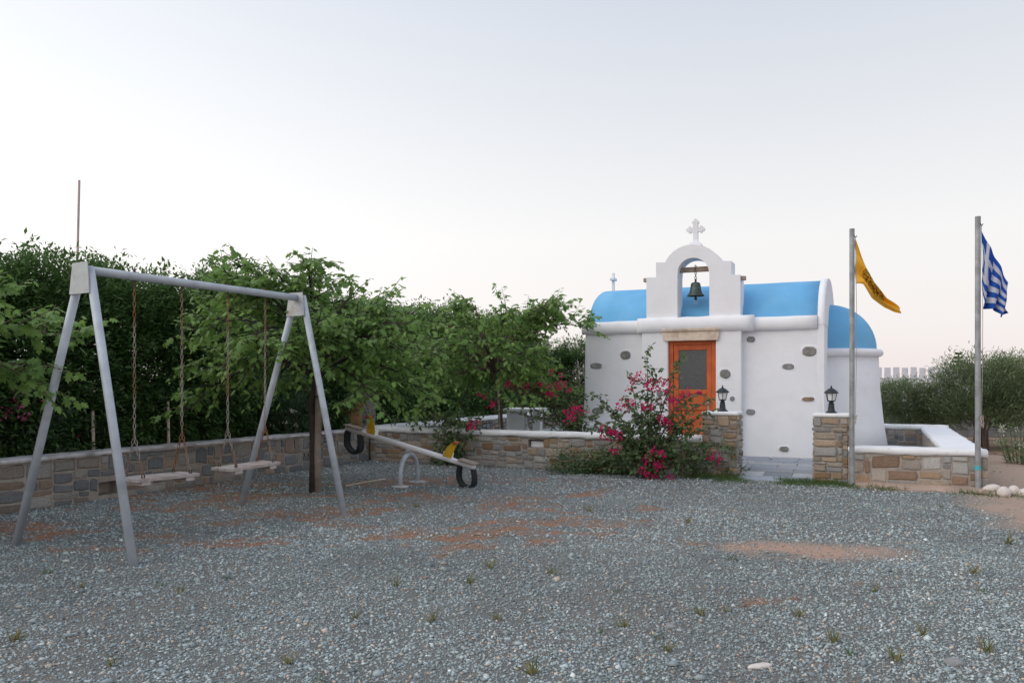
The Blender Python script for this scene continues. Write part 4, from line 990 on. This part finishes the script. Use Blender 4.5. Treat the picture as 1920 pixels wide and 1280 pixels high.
for x, y0_, y1_, Yd, lb in ((174, 770, 830, 10.6, 'short cut wooden stake behind the wall below the hanging swing chains'), (315, 752, 830, 11.6, 'taller cut wooden stake behind the wall between the swing chains')):
    p = px(x, y1_, Yd); zt = px(x, y0_, Yd).z; o = thing('garden_stake', lb, 'stake', (p.x, p.y, -.06))
    MB().tube([(0, 0, 0), (.01, 0, zt*.6), (.0, 0, zt+.06)], [.024, .022, .018], 7).build('shaft', M['palewood'], o)
    MB().lathe([(.027, zt*.8), (.027, zt*.8+.03)], 7).build('twine', M['rope'], o)

# meter cabinet at the wall corner -----------------------------------------------
cp = W(S0-.10, .62); c0 = px(612, 800, cp.y+.4)
mc = thing('meter_cabinet', 'stone cabinet with white top and tan wooden door at the wall corner', 'cabinet', (c0.x, 15.75, -.06))
wdt = .98; hh = 1.36
MB().box(.004, wdt-.004, .03, .5, 0, hh).build('mortar_core', M['mortar'], mc)
for a, b, z0_, z1_, sd_ in ((0, .42, 0, hh, 1), (.80, wdt, 0, hh, 2), (.42, .80, 1.16, hh, 3), (.42, .80, 0, .55, 4)):
    stone_face(mc, Vector((a, .03, 0)), Vector((b, .03, 0)), z0_, z1_, PAL_L, 150+sd_, wr=(3, 6), hr=(2, 4))
stone_face(mc, Vector((wdt, .03, 0)), Vector((wdt, .5, 0)), 0, hh, PAL_L, 158)
MB().box(-.03, wdt+.03, 0, .53, hh, hh+.06).build('coping', M['limewash'], mc, bevel=.02)
cdoor = MB().box(.42, .80, -.005, .028, .55, 1.16).build('door', M['tan'], mc, bevel=.006)
MB().box(.47, .482, -.016, -.006, .80, .86).build('latch', M['rustdark'], cdoor)
MB().box(.46, .76, -.010, -.005, .60, 1.11).build('panel', M['tan'], cdoor, bevel=.003)

# white table -----------------------------------------------------------------
tp = px(984, 770, 17.3); tp.z = .13
tt = thing('garden_table', 'white plastered table on slab legs in the churchyard', 'table', tp, R(-8))
zt = px(0, 771, 17.3).z-.13
MB().box(-.42, .46, -.45, .45, zt, zt+.07).build('table_top', M['plaster'], tt, bevel=.015)
MB().box(-.36, .02, -.25, .25, 0, zt).build('leg', M['plaster'], tt, bevel=.015)
MB().box(.20, .36, -.25, .25, 0, zt).build('leg', M['plaster'], tt, bevel=.015)

# bougainvillea -----------------------------------------------------------------
def creeper(name, label, base, tips, clusters, depthY, seed, leaf=(.05, .085), twigs=9, r=.012, fl=15, jit=.12, extra=None, lm='boug', cat='shrub', dens=.03):
    """arching stems from the base to each tip (pixels), twigs with oval leaves, bract clusters"""
    global rng
    rng = np.random.default_rng(seed); rr = random.Random(seed); o = thing(name, label, cat, base); wood = MB(); LP = []; LD = []
    for tipd in tips:
        x, y = tipd[:2]; Yd = tipd[2] if len(tipd) > 2 else depthY; tip = px(x, y, Yd+rr.uniform(-jit, jit))-base
        st = Vector(tipd[3])-base if len(tipd) > 3 else Vector((rr.uniform(-.08, .08), rr.uniform(-.05, .05), 0)); h_ = tip-st; mid = st+h_*.5+Vector((-h_.x*.18, rr.uniform(-.1, .1), abs(h_.x)*.18+.08*h_.length))
        n = 10; cur = [st*(1-a)**2+mid*2*a*(1-a)+tip*a*a for a in [k/n for k in range(n+1)]]
        wood.tube(cur, [r*(1-.75*k/n) for k in range(n+1)], 5, cap=False)
        for s in range(int(twigs*max(.5, h_.length))):
            a = .18+.82*rr.random(); i = min(n-1, int(a*n)); p = cur[i].lerp(cur[i+1], a*n-i); d = Vector((rr.gauss(0, 1), rr.gauss(0, .7), rr.gauss(.1, .7))).normalized(); tl = rr.uniform(.08, .30)*(1.2-.6*a)
            wood.tube([p, p+d*tl*.5, p+d*tl+Vector((0, 0, -.2*tl))], [.004, .003, .002], 4, cap=False)
            for k in range(max(2, int(tl/dens))):
                f = (k+1)/max(2, int(tl/dens)); LP.append(tuple(p+d*tl*f+Vector((0, 0, -.2*tl*f*f)))); LD.append(tuple((d*.4+Vector((rr.gauss(0, .7), rr.gauss(0, .7), rr.gauss(-.3, .4)))).normalized()))
        for k in range(int(h_.length/.035)):
            a = rr.uniform(.15, 1); i = min(n-1, int(a*n)); p = cur[i].lerp(cur[i+1], a*n-i); LP.append(tuple(p)); LD.append((rr.gauss(0, 1), rr.gauss(0, 1), rr.gauss(-.2, .5)))
    wood.build('stems', M['bark'], o)
    LP = np.array(LP); LD = np.array(LD); n = len(LP); LP[:, 2] = np.maximum(LP[:, 2], .02)
    inst('leaves', LP, LD, unit(n)*.6+np.array((0, -.4, .6)), rng.uniform(*leaf, n), *OVAL, M[lm], o)
    if clusters:
        Cc = np.array([tuple(px(c[0]+rr.uniform(-2, 2), c[1]+rr.uniform(-2, 2), (c[2] if len(c) > 2 else depthY-.08)+rr.uniform(-.1, .06))-base) for c in clusters]); Cc[:, 2] = np.maximum(Cc[:, 2], .04)
        tag(blossoms('bracts', Cc, fl, (.03, .055), M['bract'], o, .03), kind='stuff')
    return o
bb = gnd(1214, 897); bb.y = 12.42; bb.x = (1214-960)/F*12.42
creeper('bougainvillea', 'large bougainvillea with magenta bracts climbing beside the gate pillar and orange door', bb,
        [(1213, 655), (1225, 690), (1275, 668), (1262, 720), (1290, 735), (1318, 730), (1105, 735), (1075, 770), (1062, 772), (1130, 760), (1140, 800), (1110, 800), (1180, 700), (1170, 740), (1200, 740), (1235, 745), (1250, 780), (1205, 780),
         (1160, 790), (1330, 748), (1300, 790), (1345, 765), (1270, 800), (1240, 830), (1185, 830), (1150, 850), (1100, 850), (1280, 850), (1320, 860), (1380, 838), (1365, 830), (1345, 800), (1350, 860), (1300, 880), (1255, 880), (1180, 880), (1120, 880), (1215, 850)],
        [(1130, 800), (1137, 806), (1128, 816), (1145, 808), (1152, 815), (1140, 822), (1157, 822), (1158, 812), (1075, 768), (1082, 766), (1090, 770), (1068, 775), (1062, 772), (1065, 785), (1078, 783), (1148, 846), (1160, 840), (1213, 722), (1222, 712), (1218, 726), (1228, 730),
         (1240, 722), (1245, 730), (1235, 715), (1203, 708), (1197, 702), (1187, 712), (1180, 728), (1184, 710), (1250, 720), (1258, 748), (1265, 752), (1260, 760), (1270, 748), (1180, 752), (1172, 762), (1185, 758), (1176, 768), (1210, 758), (1222, 762), (1238, 752),
         (1243, 788), (1250, 792), (1256, 797), (1238, 786), (1246, 783), (1290, 736), (1310, 735), (1280, 742), (1205, 765), (1163, 763), (1226, 848), (1240, 848), (1246, 856), (1214, 862), (1208, 866), (1230, 866), (1244, 870), (1232, 876), (1224, 890), (1214, 892), (1232, 892), (1206, 880), (1256, 893), (1336, 852), (1333, 858), (1346, 862)], 12.25, 71, twigs=12)
b2 = px(1088, 800, 14.75); b2.z = .13
creeper('bougainvillea', 'bougainvillea with magenta bracts arching over the white table', b2,
        [(950, 722), (965, 720), (985, 722), (1000, 725), (1035, 720), (1055, 715), (1065, 730), (1050, 750), (1080, 750), (1075, 740), (1085, 690), (905, 745), (925, 770), (1060, 690)],
        [(950, 720), (957, 718), (962, 724), (970, 722), (985, 720), (992, 722), (978, 728), (1008, 721), (1015, 720), (1032, 724), (1040, 722), (1048, 718), (1058, 722), (1030, 735), (1040, 738), (1050, 730), (1065, 730), (1025, 737), (1053, 706), (1035, 695), (901, 740), (907, 746), (924, 760), (928, 757)], 14.5, 73, twigs=10)
b3 = gnd(808, 872); b3 = W(-6.25, -.12)
wt = W(-6.1, .1, .66)
creeper('bougainvillea_vine', 'dark green trailing vine hanging over the wall coping behind the seesaw', b3,
        [(830, 800, 14.2), (815, 815, 14.2), (800, 850, 14.2), (840, 790, 14.2), (860, 800, 14.1), (885, 808, 14.0), (790, 792, 14.5, wt), (760, 795, 14.6, wt), (735, 792, 14.7, wt), (870, 793, 14.1, wt), (905, 785, 14.0, wt), (825, 835, 14.1), (812, 865, 14.2), (850, 822, 14.1)],
        [(878, 797, 13.9), (884, 795, 13.9), (880, 802, 13.9), (893, 792, 13.9), (887, 804, 13.9)], 14.2, 75, twigs=24, fl=10)
# low green shrubs at the wall foot
for x, y, w_, h_, lb, sd_ in ((1082, 886, .75, .22, 'low leafy weed clump at the wall foot left of the bougainvillea', 1), (1325, 893, .8, .36, 'bushy green weed clump at the foot of the overgrown gate pillar', 2), (1165, 888, .6, .30, 'green weed clump directly under the bougainvillea', 3)):
    p = gnd(x, y); o = thing('weed_clump', lb, 'weeds', p); f = link(bpy.data.objects.new('foliage', shrub_mesh(400+sd_, w_, .4, h_, 110, 14, (.03, .06), OVAL, M['boug'], shell=.2)), o)
    s = link(bpy.data.objects.new('stems', olst), o); s.scale = (.25, .25, h_/1.8)

# olive shrubs and the background on the right -----------------------------------
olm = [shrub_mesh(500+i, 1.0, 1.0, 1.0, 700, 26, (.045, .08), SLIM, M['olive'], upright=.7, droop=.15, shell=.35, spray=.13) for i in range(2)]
ost = stems_mesh(11, .6, .2, 6, .02)
for i, (x, Yd, w_, ztop, zlow, lb) in enumerate(((1703, 19.5, 1.5, 1.45, .38, 'olive shrub with grey green leaves beside the chapel apse'), (1757, 20.6, .85, 1.05, .38, 'small low olive shrub between the two larger ones'),
                                   (1838, 18.2, 1.75, 1.95, .38, 'tall olive shrub with grey green leaves behind the striped flag pole'), (1932, 18.8, 1.7, 2.0, .35, 'olive shrub farthest from the chapel at the end of the block wall'))):
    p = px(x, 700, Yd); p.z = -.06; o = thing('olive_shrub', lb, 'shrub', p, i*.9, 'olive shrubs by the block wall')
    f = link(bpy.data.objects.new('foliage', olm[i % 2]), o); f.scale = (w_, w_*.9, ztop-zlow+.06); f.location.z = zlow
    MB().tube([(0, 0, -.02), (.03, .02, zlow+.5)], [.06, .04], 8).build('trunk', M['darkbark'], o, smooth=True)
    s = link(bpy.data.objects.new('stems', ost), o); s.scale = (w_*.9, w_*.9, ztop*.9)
bwl = thing('block_wall', 'low grey rendered block wall behind the olive shrubs', 'wall', (9.2, 22.6, -.06), R(-4))
for r_ in range(5):
    x = -.2 if r_ % 2 else 0
    while x < 7.2:
        MB().box(x+.004, x+.396, 0, .2, r_*.2+.004, r_*.2+.196).build('block', M['block'], bwl); x += .4
MB().box(0.1, 7.1, .012, .19, 0, .99).build('mortar_core', M['block'], bwl)
wf = thing('picket_fence', 'white board fence beyond the block wall', 'fence', (13.6, 30.5, -.06), 0)
x = 0
while x < 6.4:
    MB().box(x, x+.235, 0, .03, .35, 2.10+.02*math.sin(x*9)).build('picket', M['fence'], wf); x += .335
for z in (.7, 1.6): MB().box(-.1, 6.6, .031, .08, z, z+.1).build('rail', M['fence'], wf)
for x in (0.05, 3.1, 6.2): MB().box(x, x+.1, .081, .18, 0, 1.9).build('post', M['fence'], wf)
nb = px(1797, 700, 75); ar_ = thing('norfolk_pine', 'distant tiered conifer above the olive shrubs', 'tree', (nb.x, 75, -.06))
zt = px(0, 660, 75).z
MB().tube([(0, 0, 0), (0, 0, zt)], [.14, .03], 6).build('trunk', M['darkbark'], ar_)
rng = np.random.default_rng(5); P = []; D = []
for i in range(9):
    z = zt-.15-i*.38; r_ = .18+.13*i
    for j in range(12):
        a = j*.523+i
        for f in np.linspace(.15, 1, 7): P.append((r_*f*math.cos(a), r_*f*math.sin(a), z+.12*f*f)); D.append((math.cos(a), math.sin(a), .3))
P = np.repeat(np.array(P), 3, 0); D = np.repeat(np.array(D), 3, 0)+.6*unit(len(P))
inst('crown', P, D, unit(len(P)), rng.uniform(.12, .24, len(P)), *LANC, M['hedge'], ar_)
# wild flowering weeds at the far right
wp = gnd(1915, 868); wl_ = thing('wild_carrot', 'tall wild weeds with pale flower heads beside the bare soil', 'weeds', wp)
rng = np.random.default_rng(77); wm = MB(); tipl = []; P = []; D = []
for i in range(26):
    a = random.uniform(-.42, .45); b = random.uniform(-.5, .5); h_ = random.uniform(.35, 1.0); wm.tube([(a*.5, b*.5, -.02), (a*.8, b*.8, h_*.6), (a, b, h_)], [.006, .004, .003], 4); tipl.append((a, b, h_))
    for k in range(26): f = random.random(); P.append((a*(.5+.5*f)+random.gauss(0, .05), b*(.5+.5*f)+random.gauss(0, .05), h_*f)); D.append((random.gauss(0, 1), random.gauss(0, 1), .4))
wm.build('stems', M['lawn'], wl_); inst('leaves', np.array(P), np.array(D), unit(len(P)), rng.uniform(.06, .14, len(P)), *SLIM, M['olive'], wl_)
blossoms('flower_heads', tipl[::2], 16, (.02, .04), M['whitepetal'], wl_, .03)

# ------------------------------------------------------------------ weeds and small things on the yard
def tuft_mesh(seed, n, h_, m, sp=.05):
    global rng
    rng = np.random.default_rng(seed); P = np.concatenate([rng.normal(size=(n, 2))*sp, np.zeros((n, 1))], 1); D = np.concatenate([rng.normal(size=(n, 2))*.5, np.ones((n, 1))], 1)
    o = inst('weed_tuft', P, D, unit(n), rng.uniform(.4, 1, n)*h_, *BLADE, m, None, rng.random(n)**1.5); me = o.data; bpy.data.objects.remove(o); return me
tufts = [tuft_mesh(600+i, 22, (.08, .11, .06, .13)[i], M['weed'] if i % 2 else M['lawn'], (.018, .016, .022, .012)[i]) for i in range(4)]
spots = [(427, 1085, 0), (1155, 1110, 0), (1128, 1186, 2), (1498, 1158, 1), (932, 1160, 1), (810, 1165, 1), (668, 1158, 3), (540, 1245, 3), (1730, 1190, 1), (1563, 1205, 1), (1597, 1232, 0), (1678, 1240, 1), (1362, 1150, 1), (1312, 1155, 1), (1290, 980, 1), (1105, 958, 1), (780, 950, 1),
         (518, 1000, 0), (340, 1110, 1), (300, 1098, 0), (155, 1102, 1), (90, 1075, 0), (30, 1200, 3), (210, 1250, 1), (1235, 1200, 0), (1170, 1175, 1), (1375, 1050, 0), (1826, 1075, 3), (1840, 1110, 0), (1890, 1020, 3), (1760, 950, 0), (1640, 1110, 1), (1035, 1075, 1), (880, 1090, 3), (1850, 1225, 1), (918, 1065, 3), (742, 1098, 3), (1000, 1265, 3), (600, 1278, 2), (1250, 1222, 3)]
for i, (x, y, k) in enumerate(spots):
    o = bpy.data.objects.new('weed_tuft', tufts[k]); C.objects.link(o); p = gnd(x, y); p.z = float(yard_z(np.array([p.x]), np.array([p.y]))[0]); o.location = p; s = random.uniform(.7, 1.15); o.scale = (s, s, s); o.rotation_euler = (0, 0, random.random()*6)
    g_ = k % 2 == 0
    tag(o, 'small green weed tuft sprouting from the gravel' if g_ else 'small dry yellowish weed tuft sprouting from the gravel', 'weed', 'green weed tufts in the gravel' if g_ else 'dry weed tufts in the gravel')
# uncounted green ground cover along the gate and the strip
rng = np.random.default_rng(15); n = 15000
s = rng.uniform(-3.2, S1+1.5, n); t = -.02-np.abs(rng.normal(0, .28, n)); q = W(0, 0)
X = O0.x+U.x*s+V.x*t; Y = O0.y+U.y*s+V.y*t
dn_ = fbm(X*1.6+3, Y*2.6, 3); strip_ = (s > sRb+.2)
keep = (dn_ > .47) & ~((t > -.30-.10*fbm(X*2, Y*2)) & strip_) & ~((s < -1.6) & (t < -.35)); X = X[keep]; Y = Y[keep]; n = len(X)
P = np.stack([X, Y, yard_z(X, Y)], 1); D = np.concatenate([rng.normal(size=(n, 2))*.6, np.ones((n, 1))], 1)
tag(inst('ground_weeds', P, D, unit(n), rng.uniform(.035, .11, n), *BLADE, M['lawn'], None, rng.random(n)*.8), 'low green weeds growing along the churchyard wall foot and gate', 'weeds', kind='stuff')
# dry litter flakes: rust coloured leaves scattered on the gravel
rng = np.random.default_rng(16); n = 42000; X = rng.uniform(-6.5, 5, n); Y = rng.uniform(4, 14.6, n); r_, _, _, s, t = yard_masks(X, Y)
wallfoot = ss(-.55, -.05, t)*(s < -2.0)*.8
keep = in_yard(X, Y) & (rng.random(n) < np.maximum(r_*.8, wallfoot)); X = X[keep]; Y = Y[keep]; n = len(X)
P = np.stack([X, Y, yard_z(X, Y)+.006+.008*rng.random(n)], 1); D = np.concatenate([rng.normal(size=(n, 2)), .15*rng.normal(size=(n, 1))], 1); nn_ = np.array((0, 0, 1.0))+.35*unit(n); S = rng.uniform(.012, .032, n)
D = D/np.linalg.norm(D, axis=1, keepdims=True); Bv = np.cross(nn_, D); Vt = (P[:, None]+S[:, None, None]*(OVAL[0][None, :, :1]*D[:, None]+OVAL[0][None, :, 1:2]*Bv[:, None]))
pal = np.array([(.42, .17, .075), (.36, .14, .06), (.48, .25, .13), (.30, .17, .11)]); cc = pal[rng.integers(0, 4, n)]*rng.uniform(.75, 1.2, (n, 1)); k = len(OVAL[0])
cc = np.repeat(np.concatenate([cc, np.ones((n, 1))], 1), k, 0); Fc = (OVAL[1][None]+(np.arange(n)*k)[:, None, None]).reshape(-1, 3)
tag(npmesh('leaf_litter', Vt.reshape(-1, 3), Fc, M['litter'], attr={'col': cc}), 'rust coloured dry leaf litter scattered over the gravel', 'litter', kind='stuff')
# rocks
def rock(name, p, size, m, label, seed, group=None):
    bm = bmesh.new(); bmesh.ops.create_icosphere(bm, subdivisions=3, radius=1); rr = random.Random(seed); off = [Vector((rr.gauss(0, 1), rr.gauss(0, 1), rr.gauss(0, 1))).normalized() for _ in range(9)]
    for v in bm.verts:
        d = v.co.normalized(); k = 1
        for o_ in off: k = min(k, .84/max(.5, d.dot(o_)) if d.dot(o_) > .6 else k)
        v.co = Vector((d.x*size[0]*k, d.y*size[1]*k, d.z*size[2]*k))
    me = bpy.data.meshes.new(name); bm.to_mesh(me); bm.free(); me.materials.append(m); me.polygons.foreach_set('use_smooth', [True]*len(me.polygons))
    o = link(bpy.data.objects.new(name, me)); o.location = p+Vector((0, 0, size[2]*.55)); o.rotation_euler = (0, 0, rr.uniform(-.4, .4)); return tag(o, label, 'rock', group)
for i, (x, y, sz, lb) in enumerate(((1860, 922, (.13, .09, .075), 'long cream white rock lying against the striped flag pole'), (1883, 930, (.09, .08, .085), 'rounded white rock between the long rock and the last one'), (1901, 928, (.075, .08, .085), 'small upright white rock touching the rounded one'), (1924, 930, (.10, .09, .07), 'white rock at the end of the row beside the bare soil'))):
    rock('rock', gnd(x, y), sz, M['whiterock'], lb, 30+i, 'white rocks by the flagpole')
for i, (x, y, sz, lb) in enumerate(((1790, 1248, (.055, .04, .03), 'angular grey rock lying loose on the gravel'), (1258, 1178, (.035, .03, .022), 'small rounded brownish grey rock on the gravel'), (1425, 1252, (.075, .03, .018), 'flat pale slab of rock on the gravel'))):
    rock('rock', gnd(x, y), sz, M['greyrock'] if i < 2 else M['whiterock'], lb, 50+i)
a, b = gnd(648, 912), gnd(722, 899); o = MB().tube([(0, 0, .012), tuple((b-a)*.5+Vector((0, .01, .016))), tuple(b-a+Vector((0, 0, .012)))], .009, 7).build('stick', M['palewood']); o.location = a
tag(o, 'thin pale stick lying on the gravel between swing leg and seesaw', 'stick')
